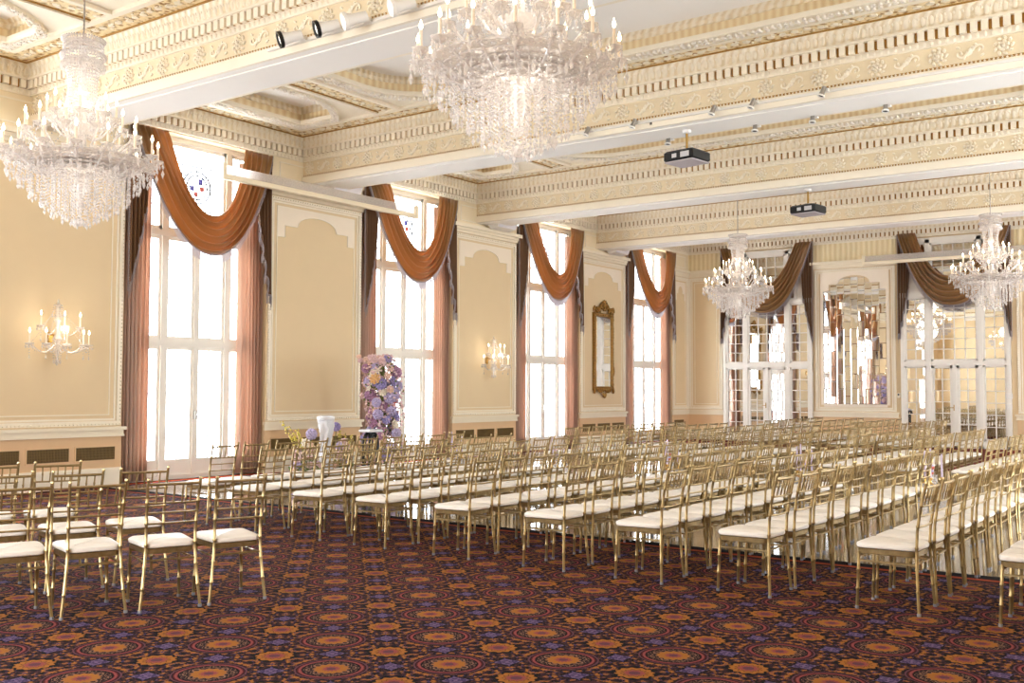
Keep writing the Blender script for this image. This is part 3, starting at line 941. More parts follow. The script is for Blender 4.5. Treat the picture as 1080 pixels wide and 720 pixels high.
def make_chandelier():
    root = thing('crystal_chandelier', '', 'chandelier')
    s = MB(); s.tube([(0, 0, 1.1), (0, 0, 2.98)], .007, 6)
    for i in range(44): s.ell((0, 0, 1.2 + i * .04), (.012, .012, .018), 5, 3)
    obj('chain', s, M['steel'], root, world=False)
    s = MB(); s.lathe([(.10, 2.98), (.09, 2.95), (.03, 2.92), (.01, 2.90)], 14); obj('ceiling_rose', s, M['trim'], root, world=False)
    k = MB()
    k.lathe([(.02, -.55), (.05, -.5), (.03, -.44), (.07, -.32), (.04, -.2), (.10, -.08), (.16, 0), (.12, .05), (.05, .09), (.045, .2), (.12, .25), (.15, .30), (.05, .34), (.04, .6), (.07, .64), (.04, .7), (.04, 1.1)], 14)
    obj('stem', k, M['glassarm'], root, world=False)
    cr = MB()
    for i in range(46):
        a = 2 * PI * i / 46; x, y = cos(a), sin(a)
        strand(cr, (.185 * x, .185 * y, 1.15), (.185 * x, .185 * y, .92), r=.0125)
        cr.octa((.20 * x, .20 * y, 1.16), .018); cr.octa((.205 * x, .205 * y, .89), .016, .04); cr.octa((.21 * x, .21 * y, 1.00), .016, .028)
    cr.lathe([(.17, .93), (.19, .93), (.19, .95), (.17, .95)], 24); cr.lathe([(.17, 1.12), (.19, 1.12), (.19, 1.14), (.17, 1.14)], 24)
    obj('crown', cr, M['crystal'], root, world=False, smooth=0)
    nk = MB()
    for i in range(34):
        a = 2 * PI * i / 34; x, y = cos(a), sin(a); n = 20
        for j in range(n + 1):
            t = j / n; r = .165 - .035 * sin(PI * min(1, t * 1.3)) + .16 * max(0, t - .55) ** 1.4 * 2
            nk.octa((r * x, r * y, .90 - .62 * t), .0125)
    obj('bead_neck', nk, M['crystal'], root, world=False, smooth=0)['kind'] = 'stuff'
    tiers = ((16, .72, -.02, 0.0, .0), (12, .52, .20, .06, .13), (8, .32, .38, .2, .2))
    cups = []
    for n, rr, zc, z0, ph in tiers:
        for i in range(n):
            a = 2 * PI * (i + .5) / n + ph; x, y = cos(a), sin(a)
            pts = []
            for j in range(11):
                t = j / 10; r = .06 + (rr - .06) * t; z = z0 + (zc - .02 - z0) * t - .17 * sin(PI * min(1, t * 1.15)) * (rr / .72) + (.05 * (t > .92))
                pts.append((r * x, r * y, z))
            pts[-1] = (rr * x, rr * y, zc - .01)
            candle_parts(root, pts, (rr * x, rr * y, zc)); cups.append((rr * x, rr * y, zc))
    st = MB()
    for i in range(16):                               # garlands between neighbouring arms
        p, q = cups[i], cups[(i + 1) % 16]
        strand(st, p, q, .09, r=.0105, n=9)
        ii = 16 + int(i * .75) % 12
        strand(st, cups[16 + (i * 3 // 4) % 12], p, .10, r=.0105, n=11)
    for i in range(12): strand(st, cups[16 + i], (.14 * cos(2 * PI * i / 12), .14 * sin(2 * PI * i / 12), .62), .06, r=.0105, n=14)
    obj('bead_garland', st, M['crystal'], root, world=False, smooth=0)['kind'] = 'stuff'
    for r, z, n, L in ((.66, -.06, 48, .14), (.56, -.09, 46, .20), (.46, -.10, 40, .30), (.36, -.12, 34, .37), (.26, -.14, 26, .42), (.16, -.16, 16, .46), (.07, -.2, 8, .45)):
        w = MB(); ring_strands(w, r, z, n, L, .034)
        w.lathe([(r - .008, z), (r + .008, z), (r + .008, z + .012), (r - .008, z + .012)], 30)
        obj('crystal_curtain', w, M['crystal'], root, world=False, smooth=0)['kind'] = 'stuff'
    b = MB(); b.ell((0, 0, -.66), .045, 12, 8); b.octa((0, 0, -.60), .02, .03); obj('ball_drop', b, M['glassarm'], root, world=False)
    pm = None
    for i in range(32):
        a = 2 * PI * i / 32; rr, zz = ((.60, -.22), (.77, -.13))[i % 2]
        if pm is None:
            u = MB(); u.octa((0, 0, 0), .021, .05); q = obj('pendalogue', u, M['glassarm'], root, world=False, smooth=0); pm = q.data
        else:
            q = bpy.data.objects.new('pendalogue', pm); COL.objects.link(q); q.parent = root
        q.location = (rr * cos(a), rr * sin(a), zz)
    return root
CH = [(10.33, 5.90, 'large crystal chandelier with lit candles hanging nearest the camera'),
      (5.15, 5.69, 'crystal chandelier hanging in front of the first wall sconce'),
      (5.25, 21.45, 'small distant crystal chandelier hanging before the left mirrored door'),
      (10.40, 21.75, 'small distant crystal chandelier hanging before the right mirrored door')]
ch0 = make_chandelier()
for i, (x, y, lab) in enumerate(CH):
    o = ch0 if i == 0 else copy_tree(ch0)
    o.location = (x, y, 3.87 if i == 0 else 3.82); o['label'] = lab; o['group'] = 'crystal chandeliers'; o.rotation_euler = (0, 0, i * .37)
def lamp(loc, e, rad, name):
    l = bpy.data.lights.new(name, 'POINT'); l.energy = e; l.shadow_soft_size = rad; l.color = (1.0, .90, .76)
    o = bpy.data.objects.new(name, l); o.location = loc; COL.objects.link(o)
for x, y, _ in CH:
    lamp((x, y, 4.35), CHAND_W * .12, .3, 'chandelier_glow'); lamp((x, y, 3.68), CHAND_W * .45, .4, 'chandelier_glow')

# ---------------------------------------------------------------- wall sconces
def make_sconce():
    root = thing('crystal_wall_sconce', '', 'wall lamp')
    b = MB(); b.mat = 0
    b.rings([[(0, .06 * cos(a) , .09 * sin(a)) for a in [2 * PI * i / 16 for i in range(16)]], [(.025, .05 * cos(a), .075 * sin(a)) for a in [2 * PI * i / 16 for i in range(16)]]])
    b.tube([(.02, 0, .05), (.2, 0, .02)], .015, 6)
    obj('backplate', b, M['brass'], root, world=False)
    k = MB(); k.lathe([(.01, -.42), (.03, -.36), (.015, -.3), (.05, -.18), (.03, -.1), (.07, -.02), (.03, .05), (.03, .2), (.05, .25), (.025, .3), (.03, .45), (.06, .47), (.02, .5), (.01, .56)], 10, (.2, 0, 0))
    obj('stem', k, M['glassarm'], root, world=False)
    cups = []
    for n, rr, zc, sp in ((5, .42, -.12, 2.6), (3, .30, .14, 2.2)):
        for i in range(n):
            a = -sp / 2 + sp * i / (n - 1)
            x, y = cos(a) * .62, sin(a)
            pts = [(.2 + rr * t * x, rr * 1.15 * t * y, zc - .02 - .13 * sin(PI * min(1, t * 1.1)) + (1 - t) * .08) for t in [j / 8 for j in range(9)]]
            cup = (.2 + rr * x, rr * 1.15 * y, zc); pts[-1] = (cup[0], cup[1], zc - .01)
            candle_parts(root, pts, cup, .009, .17, .06); cups.append(cup)
    st = MB()
    for i in range(4): strand(st, cups[i], cups[i + 1], .1, r=.0105)
    for c in cups: strand(st, (.2, 0, .5), c, .04, r=.009); strand(st, (c[0], c[1], c[2] - .05), (c[0], c[1], c[2] - .16), drop=.03)
    for i in range(8):
        a = 2 * PI * i / 8; strand(st, (.2 + .06 * cos(a), .06 * sin(a), .47), (.2 + .08 * cos(a), .08 * sin(a), .34), drop=.03)
        strand(st, (.2 + .07 * cos(a), .07 * sin(a), -.04), (.2 + .05 * cos(a), .05 * sin(a), -.34), drop=.03)
    obj('bead_garland', st, M['crystal'], root, world=False, smooth=0)['kind'] = 'stuff'
    return root
sc0 = make_sconce()
for i, (y, z, lab) in enumerate(((8.38, 2.27, 'crystal candle sconce on the panel behind the left chandelier'), (19.13, 2.20, 'crystal candle sconce on the panel right of the flower column'))):
    o = sc0 if i == 0 else copy_tree(sc0)
    o.location = (0, y, z); o['label'] = lab; o['group'] = 'crystal wall sconces'
    lamp((.42, y, z + .12), SCONCE_W, .12, 'sconce_glow')

# ---------------------------------------------------------------- gilt mirror on the pier
r = thing('gilt_wall_mirror', 'tall narrow mirror in an ornate gilt frame between two windows', 'mirror', (0, 24.37, 1.35))
fy0, fy1, fz0, fz1 = 23.95, 24.79, 1.62, 3.52
g = MB(); g.add([(.035, fy0, fz0), (.035, fy1, fz0), (.035, fy1, fz1), (.035, fy0, fz1)], [(0, 1, 2, 3)]); g.box(.0, .033, fy0, fy1, fz0, fz1)
obj('mirror_glass', g, M['mirror'], r, smooth=0)
f = MB(); w = .11
f.box(0, .05, fy0 - w, fy0, fz0 - w, fz1 + w); f.box(0, .05, fy1, fy1 + w, fz0 - w, fz1 + w); f.box(0, .05, fy0, fy1, fz0 - w, fz0); f.box(0, .05, fy0, fy1, fz1, fz1 + w)
f.tube([(.055, fy0 - .015, fz0 - .015), (.055, fy1 + .015, fz0 - .015), (.055, fy1 + .015, fz1 + .015), (.055, fy0 - .015, fz1 + .015), (.055, fy0 - .015, fz0 - .015)], .018, 6)
n = 26
for i in range(n + 1):
    z = fz0 - w + (fz1 - fz0 + 2 * w) * i / n
    for y in (fy0 - .07, fy1 + .07):
        f.ell((.055, y + R.uniform(-.015, .015), z), (.022, .042, .05), 6, 4, Matrix.Rotation(R.uniform(-.8, .8), 3, 'X'))
for i in range(11):
    y = fy0 + (fy1 - fy0) * i / 10
    for z in (fz0 - .07, fz1 + .07): f.ell((.055, y, z), (.022, .05, .038), 6, 4, Matrix.Rotation(R.uniform(-.8, .8), 3, 'X'))
obj('carved_frame', f, M['gilt'], r)
f = MB(); yc = (fy0 + fy1) / 2
for sg in (-1, 1):
    f.tube([(.06, yc + sg * (.06 + .40 * t), fz1 + .16 + .16 * (1 - t) ** 1.5 + .06 * sin(t * 7)) for t in [k / 12 for k in range(13)]], [.05 - .02 * k / 12 for k in range(13)], 6)
    for k in range(5): f.ell((.07, yc + sg * (.05 + .09 * k), fz1 + .20 + .05 * sin(k * 2.2)), (.03, .055, .035), 6, 4, Matrix.Rotation(sg * (.6 + .3 * k), 3, 'X'))
    f.ell((.06, fy0 - .1 if sg < 0 else fy1 + .1, fz1 + .22), (.03, .04, .09), 6, 4, Matrix.Rotation(sg * .4, 3, 'X'))
for k in range(7):
    a = PI * (k + .5) / 7; f.ell((.075, yc + .10 * cos(a), fz1 + .30 + .10 * sin(a)), (.028, .03, .085), 6, 4, Matrix.Rotation(PI / 2 - a, 3, 'X').inverted())
f.ell((.08, yc, fz1 + .28), (.04, .06, .06), 8, 5)
obj('crest', f, M['gilt'], r)
f = MB()
for sg in (-1, 1):
    for k in range(4): f.ell((.07, yc + sg * (.05 + .085 * k), fz0 - .16 + .035 * abs(k - 1.5)), (.03, .055, .035), 6, 4, Matrix.Rotation(-sg * (.5 + .3 * k), 3, 'X'))
    f.ell((.06, fy0 - .08 if sg < 0 else fy1 + .08, fz0 - .12), (.035, .06, .09), 6, 4)
    f.ell((.06, fy0 - .1 if sg < 0 else fy1 + .1, fz0 + .42), (.03, .04, .14), 6, 4)
for k in range(5):
    a = PI * (k + .5) / 5; f.ell((.075, yc + .07 * cos(a), fz0 - .20 - .07 * sin(a)), (.03, .028, .06), 6, 4)
obj('pendant', f, M['gilt'], r)

# ---------------------------------------------------------------- mosaic mirror of the back wall
r = thing('mosaic_mirror', 'arched wall mirror patched from small mirror tiles, between the two mirrored doors', 'mirror', (5.24, YB, 1.1))
p = MB(FB_); x0, x1 = 4.345, 6.135; nc = 9; wv = (x1 - x0) / nc
for i in range(nc):
    s0 = x0 + i * wv; top = (4.42, 4.60, 4.77, 4.77, 4.80, 4.77, 4.62, 4.60, 4.42)[i]
    z = 1.145 + (.0 if i % 2 else -.0)
    hs = []; rem = top - z; first = True
    while rem > .01:
        h = (.22 if (i % 2 and first) else .43); first = False
        h = min(h, rem)
        if rem - h < .12: h = rem
        tilt_pane(p, s0, s0 + wv, z, z + h, .016 + R.uniform(0, .006), .005); z += h; rem -= h
obj('mirror_tiles', p, M['mirror'], r, smooth=0)

# ---------------------------------------------------------------- dado vents, switches
def vent(Mx, s0, s1, z0, z1, lab):
    o = thing('wall_vent', lab, 'vent', tuple(Mx @ Vector(((s0 + s1) / 2, 0, z0))), group='dado vents')
    a = MB(Mx); a.box(s0, s1, .002, .014, z0, z1); obj('backing', a, M['ventdark'], o, smooth=0)
    a = MB(Mx); n = int((s1 - s0) / .022)
    for i in range(n): s = s0 + (i + .5) * (s1 - s0) / n; a.box(s - .006, s + .006, .012, .024, z0, z1)
    for k in range(1, 5): z = z0 + (z1 - z0) * k / 5; a.box(s0, s1, .012, .020, z - .004, z + .004)
    obj('grille', a, M['vent'], o, smooth=0)
    a = MB(Mx); bars(a, s0 - .02, s1 + .02, z0 - .02, z1 + .02, .022, .022); obj('vent_frame', a, M['dado'], o, smooth=0)
pos3 = ['leftmost', 'middle', 'rightmost']
wp = ['the panel with the first sconce', 'the panel left of the flower column', 'the panel right of the flower column', 'the gilt mirror']
for i in range(1, 5):
    a, b = PIERS[i]
    for k in range(3):
        s0 = a + .13 + k * .77; vent(FL_, s0, s0 + .66, .41, .61, '%s bronze dado vent under %s' % (pos3[k], wp[i - 1]))
a = MB(FL_)
vent(FL_, WIN[5] + HW + .1, WIN[5] + HW + .75, .41, .61, 'bronze grille vent in the short dado at the room corner')
def plate_(s, z, w, h, lab, nm='wall_switch'):
    o = thing(nm, lab, 'wall switch', tuple(FB_ @ Vector((s, 0, z))))
    a = MB(FB_); a.bbox(s - w / 2, s + w / 2, .10, .125, z - h / 2, z + h / 2, .006); obj('plate', a, M['plastic'], o, smooth=0)
    a = MB(FB_)
    for k in (-1, 1): a.box(s + k * w * .2 - .012, s + k * w * .2 + .012, .12, .138, z - .03, z + .03)
    obj('toggle', a, M['plastic'], o, smooth=0)
plate_(9.29, 1.40, .16, .14, 'upper white switch plate on the right jamb of the right mirrored door')
plate_(9.29, 1.12, .14, .16, 'lower white switch plate on the right jamb of the right mirrored door')
o = thing('intercom', 'small cream wall device on the edge of the mosaic mirror pier', 'intercom', tuple(FB_ @ Vector((6.47, 0, 1.36))))
a = MB(FB_); a.bbox(6.425, 6.505, .0, .09, 1.33, 1.47, .01); obj('housing', a, M['trim'], o)
a = MB(FB_); a.box(6.445, 6.485, .09, .098, 1.40, 1.45); obj('speaker_slot', a, M['dark'], o, smooth=0)

# ---------------------------------------------------------------- loudspeakers on the pier caps
for y, lab in ((14.12, 'left of the second window'), (19.35, 'above the second sconce'), (24.75, 'above the gilt mirror')):
    r = thing('wall_loudspeaker', 'white wedge loudspeaker on the pier cap ' + lab, 'speaker', (.15, y, 5.28), group='white wall loudspeakers')
    a = MB(); poly = [(.10, 5.62), (.30, 5.68), (.50, 5.52), (.40, 5.30), (.20, 5.26), (.06, 5.42)]
    a.prism(poly, 1, y - .36, y + .36); obj('cabinet', a, M['plastic'], r, smooth=0)
    a = MB(); a.prism([(.492, 5.50), (.402, 5.305), (.41, 5.30), (.50, 5.495)], 1, y - .33, y + .33); obj('front_grille', a, plain('speaker_grille', (226, 222, 226), .7), r, smooth=0)
    a = MB(); a.tube([(.0, y, 5.55), (.12, y, 5.55)], .03, 8); a.box(.0, .02, y - .06, y + .06, 5.48, 5.62); obj('bracket', a, M['plastic'], r)

# ---------------------------------------------------------------- projection-screen cases
def screen_case(Mx, s0, s1, lab, BR=1.55):
    o = thing('projection_screen_case', lab, 'screen case', tuple(Mx @ Vector(((s0 + s1) / 2, .4, 5.1))))
    a = MB(Mx); a.box(s0, s1, .46, .475, 5.15, 5.31); obj('face', a, M['case'], o, smooth=0)
    a = MB(Mx); a.bbox(s0, s1, .43, .52, 5.06, 5.15, .012); obj('bottom_rail', a, M['caselip'], o, smooth=0)
    for e in (s0, s1 - .03):
        a = MB(Mx); a.box(e - .02, e + .05, .42, .53, 5.05, 5.33); obj('end_cap', a, M['caselip'], o, smooth=0)
    a = MB(Mx)
    for s in (s0 + BR, s1 - BR): a.box(s - .03, s + .03, .14, .46, 5.20, 5.24)
    obj('bracket', a, M['steel'], o, smooth=0)
screen_case(FL_, 11.10, 16.05, 'long cream translucent screen case across the wall between first two windows')
screen_case(FB_, 5.65, 10.2, 'long cream screen case across the right mirrored door', .3)

# ---------------------------------------------------------------- projectors
for x, y, zt, lab in ((7.82, 13.70, 5.355, 'black ceiling projector nearer the camera on a short pole'), (7.72, 19.05, 5.355, 'black ceiling projector farther away, seen before the back wall')):
    r = thing('ceiling_projector', lab, 'projector', (x, y, 4.86), -.15, group='ceiling projectors')
    a = MB(); a.tube([(0, 0, .18), (0, 0, zt - 4.86)], .018, 8); obj('pole', a, M['brass'], r, world=False)
    a = MB(); a.lathe([(.07, zt - 4.86), (.06, zt - 4.90), (.03, zt - 4.91)], 12); obj('ceiling_plate', a, M['plastic'], r, world=False)
    a = MB(); a.bbox(-.26, .26, -.24, .24, .015, .17, .025); obj('body', a, M['black'], r, world=False)
    a = MB(); a.box(-.245, .245, -.225, .225, .003, .018); obj('underside', a, plain('projector_grey', (180, 172, 178), .5), r, world=False, smooth=0)
    a = MB(); a.lathe([(.06, 0), (.06, .05), (.045, .055), (.03, .03)], 14); a.v = [(-.24 - z, yy + .08, xx + .09) for xx, yy, z in a.v]; obj('lens', a, M['dark'], r, world=False)
    a = MB(); a.box(-.10, -.02, -.243, -.238, .06, .12); a.box(.05, .2, -.243, -.238, .05, .13); obj('port_panel', a, plain('port_label', (200, 198, 200), .5), r, world=False, smooth=0)
    a = MB(); a.tube([(-.12, -.1, .17), (0, 0, .22), (.12, .1, .17)], .012, 6); a.tube([(-.12, .1, .17), (0, 0, .22), (.12, -.1, .17)], .012, 6); obj('mount', a, M['steel'], r, world=False)
    o = thing('power_box', 'small white power box on the beam beside the %s projector' % ('nearer' if y < 15 else 'farther'), 'power box', (x - .35, y - .34, 5.40))
    a = MB(); a.bbox(x - .42, x - .22, y - .40, y - .33, 5.39, 5.47, .01); obj('housing', a, M['plastic'], o, smooth=0)
    a = MB(); a.box(x - .40, x - .36, y - .405, y - .398, 5.41, 5.45); obj('socket', a, M['black'], o, smooth=0)

# ---------------------------------------------------------------- track spotlights
t = MB(); t.box(5.3, 9.4, 7.90, 7.945, 5.445, 5.475); tag(obj('lighting_track', t, M['plastic'], None, smooth=0), 'white lighting track along the nearest beam face', 'lighting track')
t = MB(); t.box(5.6, 12.5, 13.255, 13.30, 5.445, 5.475); tag(obj('lighting_track', t, M['plastic'], None, smooth=0), 'white lighting track along the beam behind the large chandelier', 'lighting track')
def spot(x, y, z, dirv, big, black, lab, grp):
    r = thing('track_spotlight', lab, 'spotlight', (x, y, z), group=grp)
    d = Vector(dirv).normalized(); q = d.to_track_quat('Z', 'Y').to_matrix().to_4x4(); k = 1.0 if big else .52
    c0 = Vector((0, -.16 * k, 0)); T = Matrix.Translation(c0) @ q
    a = MB(T); a.lathe([(.03 * k, -.13 * k), (.055 * k, -.12 * k), (.06 * k, .03 * k), (.085 * k, .12 * k)], 16); obj('housing', a, M['plastic'] if big else M['steel'], r, world=False)
    a = MB(T); a.lathe([(.086 * k, .10 * k), (.095 * k, .105 * k), (.095 * k, .145 * k), (.075 * k, .145 * k), (.074 * k, .11 * k)], 16, caps=False); obj('rim', a, M['black'] if black else M['plastic'], r, world=False)
    a = MB(T); a.lathe([(.074 * k, .118 * k), (.05 * k, .128 * k), (.001, .132 * k)], 14); obj('lens', a, M['lens'] if big else M['dark'], r, world=False)
    a = MB(); a.tube([(0, 0, .03), (0, -.04, .02), c0], .012, 6); a.box(-.05, .05, -.03, .03, .01, .05); obj('arm', a, M['plastic'], r, world=False)
for i, (x, bl) in enumerate(((5.93, True), (6.51, True), (6.93, False), (7.60, False))):
    spot(x, 7.862, 5.43, (-.55, -.8, -.35), True, bl, ['black-rimmed spotlight at the left end of near track', 'black-rimmed spotlight second from the left on near track', 'white spotlight third from the left on the near track', 'spotlight at the right on near track, beside the large chandelier'][i], 'spotlights on the near track')
for i, x in enumerate((6.44, 7.24, 8.5, 9.08, 10.05)):
    spot(x, 13.22, 5.43, (-.3, -.2, -.9), False, False, 'small white spotlight, %s from the left on the second beam track' % ORD[i], 'spotlights on the second track')
for i, (x, y) in enumerate(((7.35, 14.1), (8.75, 14.1), (9.6, 14.1), (10.6, 14.1))):
    spot(x, y, 5.34, (0, -.2, -1), False, False, 'tiny grey spotlight under the second beam soffit, %s from left' % ORD[i], 'tiny soffit spotlights')
# ---------------------------------------------------------------- chiavari chairs
def bamboo(path, r, n_seg=3):
    """path with slightly raised bamboo rings"""
    P = [Vector(p) for p in path]; out = []; rad = []
    L = [0]
    for a, b in zip(P, P[1:]): L.append(L[-1] + (b - a).length)
    def at(s):
        for i in range(len(P) - 1):
            if s <= L[i + 1] + 1e-9: return P[i].lerp(P[i + 1], (s - L[i]) / max(1e-9, L[i + 1] - L[i]))
        return P[-1]
    ss = [(l, r) for l in L]
    for k in range(1, n_seg + 1):
        c = L[-1] * k / (n_seg + 1)
        ss += [(c - .009, r), (c - .004, r * 1.32), (c + .004, r * 1.32), (c + .009, r)]
    ss.sort(key=lambda q: q[0])
    return [tuple(at(s)) for s, _ in ss], [q for _, q in ss]
REAR = [(.220, .204, 0), (.211, .190, .14), (.203, .175, .30), (.200, .167, .43), (.206, .168, .56), (.223, .171, .68), (.246, .175, .79), (.270, .178, .885)]
def px_at(z):
    for a, b in zip(REAR, REAR[1:]):
        if z <= b[2]:
            t = (z - a[2]) / (b[2] - a[2]); return a[0] + (b[0] - a[0]) * t, a[1] + (b[1] - a[1]) * t
    return REAR[-1][:2]
def leg_mb(front, sg, lo=False):
    m = MB(); n = 4 if lo else 6
    if front: path = [(-.205, sg * .180, 0.012), (-.197, sg * .176, .2), (-.190, sg * .170, .40)]
    else: path = [(x, sg * y, max(z, .012)) for x, y, z in REAR]
    if lo: m.tube(path, .0118, n)
    else:
        p, r = bamboo(path, .0112, 2 if front else 5); m.tube(p, r, n)
        if not front: m.ell((REAR[-1][0] + .004, sg * REAR[-1][1], .897), (.0125, .0125, .015), 6, 4)
        x, y = (-.205, .180) if front else (.220, .204)
        m.mat = 1; m.lathe([(.013, 0), (.0145, .004), (.0135, .02)], 6, (x, sg * y, 0))
    return m
def outline(dx, z, k=1.0, seg=4):
    pts = []; r = .055
    for (cx, cy, a0) in ((-.205 + r, -.186 + r, PI), (.198 - r, -.166 + r, 1.5 * PI), (.198 - r, .166 - r, 0), (-.205 + r, .186 - r, .5 * PI)):
        for i in range(seg + 1):
            a = a0 + (PI / 2) * i / seg; pts.append((cx + (r + dx) * cos(a), cy + (r + dx) * sin(a), z))
    return pts
def cushion_mb(seg=4):
    m = MB(); m.rings([outline(d, z, seg=seg) for d, z in ((-.006, .424), (.008, .43), (.012, .444), (.008, .458), (-.012, .468), (-.06, .474))]); return m
def frame_mb(seg=4):
    m = MB(); m.rings([outline(d, z, seg=seg) for d, z in ((-.012, .384), (.0, .388), (.002, .42), (-.004, .424))]); return m
def rail_mb(z, r, n=6, k=5):
    x, y = px_at(z); m = MB()
    m.tube([(x + .016 * sin(PI * i / k), -y + 2 * y * i / k, z) for i in range(k + 1)], r, n, False); return m
def spindle_mb(i, n=5, s=5):
    m = MB(); t = (i + 1) / 6
    def P(z):
        x, y = px_at(z); return (x + .016 * sin(PI * t), -y + 2 * y * t, z)
    p, r = bamboo([P(.736), P(.866)], .006, 1); m.tube(p, r, s, False); return m
def stretchers():
    out = []
    for sg in (-1, 1):
        m = MB(); x, y = px_at(.335); p, r = bamboo([(-.192, sg * .171, .335), (x, sg * y, .335)], .0078, 2); m.tube(p, r, 5, False); out.append(m)
    m = MB(); x, y = px_at(.345); p, r = bamboo([(x, -y, .345), (x, y, .345)], .0078, 2); m.tube(p, r, 5, False); out.append(m)
    m = MB(); p, r = bamboo([(-.191, -.171, .365), (-.191, .171, .365)], .0078, 2); m.tube(p, r, 5, False); out.append(m)
    return out
def make_chair():
    t = thing('chiavari_chair', '', 'chair')
    k = dict(world=False)
    obj('seat_cushion', cushion_mb(), M['cushion'], t, **k); obj('seat_frame', frame_mb(), M['gold'], t, **k)
    for sg in (-1, 1):
        obj('front_leg', leg_mb(True, sg), [M['gold'], M['glide']], t, **k); obj('back_post', leg_mb(False, sg), [M['gold'], M['glide']], t, **k)
    obj('top_rail', rail_mb(.866, .0105), M['gold'], t, **k)
    for z in (.736, .668, .595): obj('back_rail', rail_mb(z, .0075), M['gold'], t, **k)
    for i in range(5): obj('spindle', spindle_mb(i), M['gold'], t, **k)
    for m in stretchers(): obj('stretcher', m, M['gold'], t, **k)
    return t
def far_chair():
    m = MB()
    def join(b, mat):
        o = len(m.v); m.v += b.v; m.f += [tuple(i + o for i in q) for q in b.f]; m.mi += [mat] * len(b.f)
    join(cushion_mb(2), 1); join(frame_mb(2), 0)
    for sg in (-1, 1): join(leg_mb(True, sg, True), 0); join(leg_mb(False, sg, True), 0)
    join(rail_mb(.866, .0125, 4, 3), 0)
    for z in (.736, .668, .595): join(rail_mb(z, .0095, 4, 3), 0)
    for i in range(5): join(spindle_mb(i, 5, 3), 0)
    for b in stretchers(): join(b, 0)
    return m
chair_near = make_chair(); fm = far_chair()
chair_far = obj('chiavari_chair', fm, [M['gold'], M['cushion']], None)
used = [False, False]
def place(far, x, y, rz, label, group):
    src = chair_far if far else chair_near
    if not used[far]: o = src; used[far] = True
    else: o = copy_tree(src)
    o.location = (x + R.uniform(-.012, .012), y + R.uniform(-.012, .012), 0); o.rotation_euler = (0, 0, rz + R.uniform(-.02, .02))
    o['label'] = label; o['category'] = 'chair'; o['group'] = group
ROWX = [4.79, 5.72, 6.68, 7.57, 8.58, 9.60, 10.50, 11.41, 12.45, 13.37]
for i, x in enumerate(ROWX):
    n = 10 if i < 9 else 4
    for j in range(n):
        place(0, x, 7.50 + (.1 if i == 0 else 0) + .462 * j, 0, 'gold chair of near block, %s from carpet end, row %s from the windows' % (ORD[j], ORD[i]), 'gold chairs of the near block')
for i, x in enumerate(ROWX[:8]):
    for j in range(10):
        place(1, x, 14.85 + .462 * j, 0, 'gold chair beyond the aisle, %s from the aisle, row %s from the windows' % (ORD[j], ORD[i]), 'gold chairs of the far block')
for i, x in enumerate((5.72, 6.68, 7.57, 8.58)):
    for j in range(8):
        place(1, x, 21.3 + .47 * j, 0, 'gold chair by the mirrored doors, %s from aisle side, row %s from windows' % (ORD[j], ORD[i]), 'gold chairs of the rear block')
LB = [[(8.42, 4.95), (8.24, 4.50), (8.03, 4.07), (7.82, 3.65)], [(7.26, 4.97), (7.10, 4.48), (6.87, 4.07), (6.65, 3.65)], [(6.10, 4.90), (5.93, 4.46), (5.72, 4.04)]]
for i, row in enumerate(LB):
    for j, (x, y) in enumerate(row):
        place(0, x, y, -math.radians(20), 'gold chair of separate left group, %s from right end, row %s from camera' % (ORD[j], ORD[i]), 'gold chairs of the left group')

# ---------------------------------------------------------------- aisle candles on clear plinths
prow = ['front row', 'third row', 'fifth row', 'seventh row', 'eighth row']
for i, x in enumerate((4.6, 6.45, 8.25, 10.05, 11.55)):
    y = 12.28
    r = thing('acrylic_plinth', 'clear acrylic plinth with blossoms at the aisle end of the ' + prow[i], 'plinth', (x, y, 0), group='aisle plinths')
    a = MB(); a.bbox(x - .13, x + .13, y - .13, y + .13, .012, .46, .01); obj('box', a, M['acrylic'], r, smooth=0)
    a = MB(); a.bbox(x - .15, x + .15, y - .15, y + .15, .0, .02, .005); a.bbox(x - .14, x + .14, y - .14, y + .14, .455, .475, .005); obj('edge_plate', a, M['acrylic'], r, smooth=0)
    for k, (dx, dy, h) in enumerate(((-.09, .05, .30), (.0, -.07, .34), (.09, .06, .27))):
        c = thing('taper_candle', 'lavender taper candle on the clear plinth by the %s, %s of three' % (prow[i], ['shorter left', 'tall front', 'shortest right'][k]), 'candle', (x + dx, y + dy, .475), group='aisle taper candles')
        a = MB(); a.lathe([(.035, 0), (.036, .008), (.012, .016), (.010, .045), (.018, .05), (.018, .075), (.012, .075)], 10); obj('holder', a, M['brass'], c, world=False)
        a = MB(); a.lathe([(.012, .055), (.0115, .06 + h * .5), (.009, .06 + h), (.002, .065 + h)], 8); obj('taper', a, M['taper'], c, world=False)
        a = MB(); a.tube([(0, 0, .062 + h), (.002, 0, .078 + h)], .0015, 4); obj('wick', a, M['dark'], c, world=False)
    v = thing('glass_vase', 'small clear glass vase of pale blossoms on the plinth by the ' + prow[i], 'vase', (x + .02, y + .02, .475), group='aisle bud vases')
    a = MB(); a.lathe([(.03, 0), (.034, .01), (.03, .08), (.036, .1)], 10); obj('glass', a, M['acrylic'], v, world=False)
    for k in range(5):
        a = MB(); q = R.uniform(0, 6.28)
        a.ell((.03 * cos(q), .03 * sin(q), .12 + .02 * k), (.024, .024, .02), 6, 4); obj('blossom', a, FL[(k * 2 + i) % 6], v, world=False)

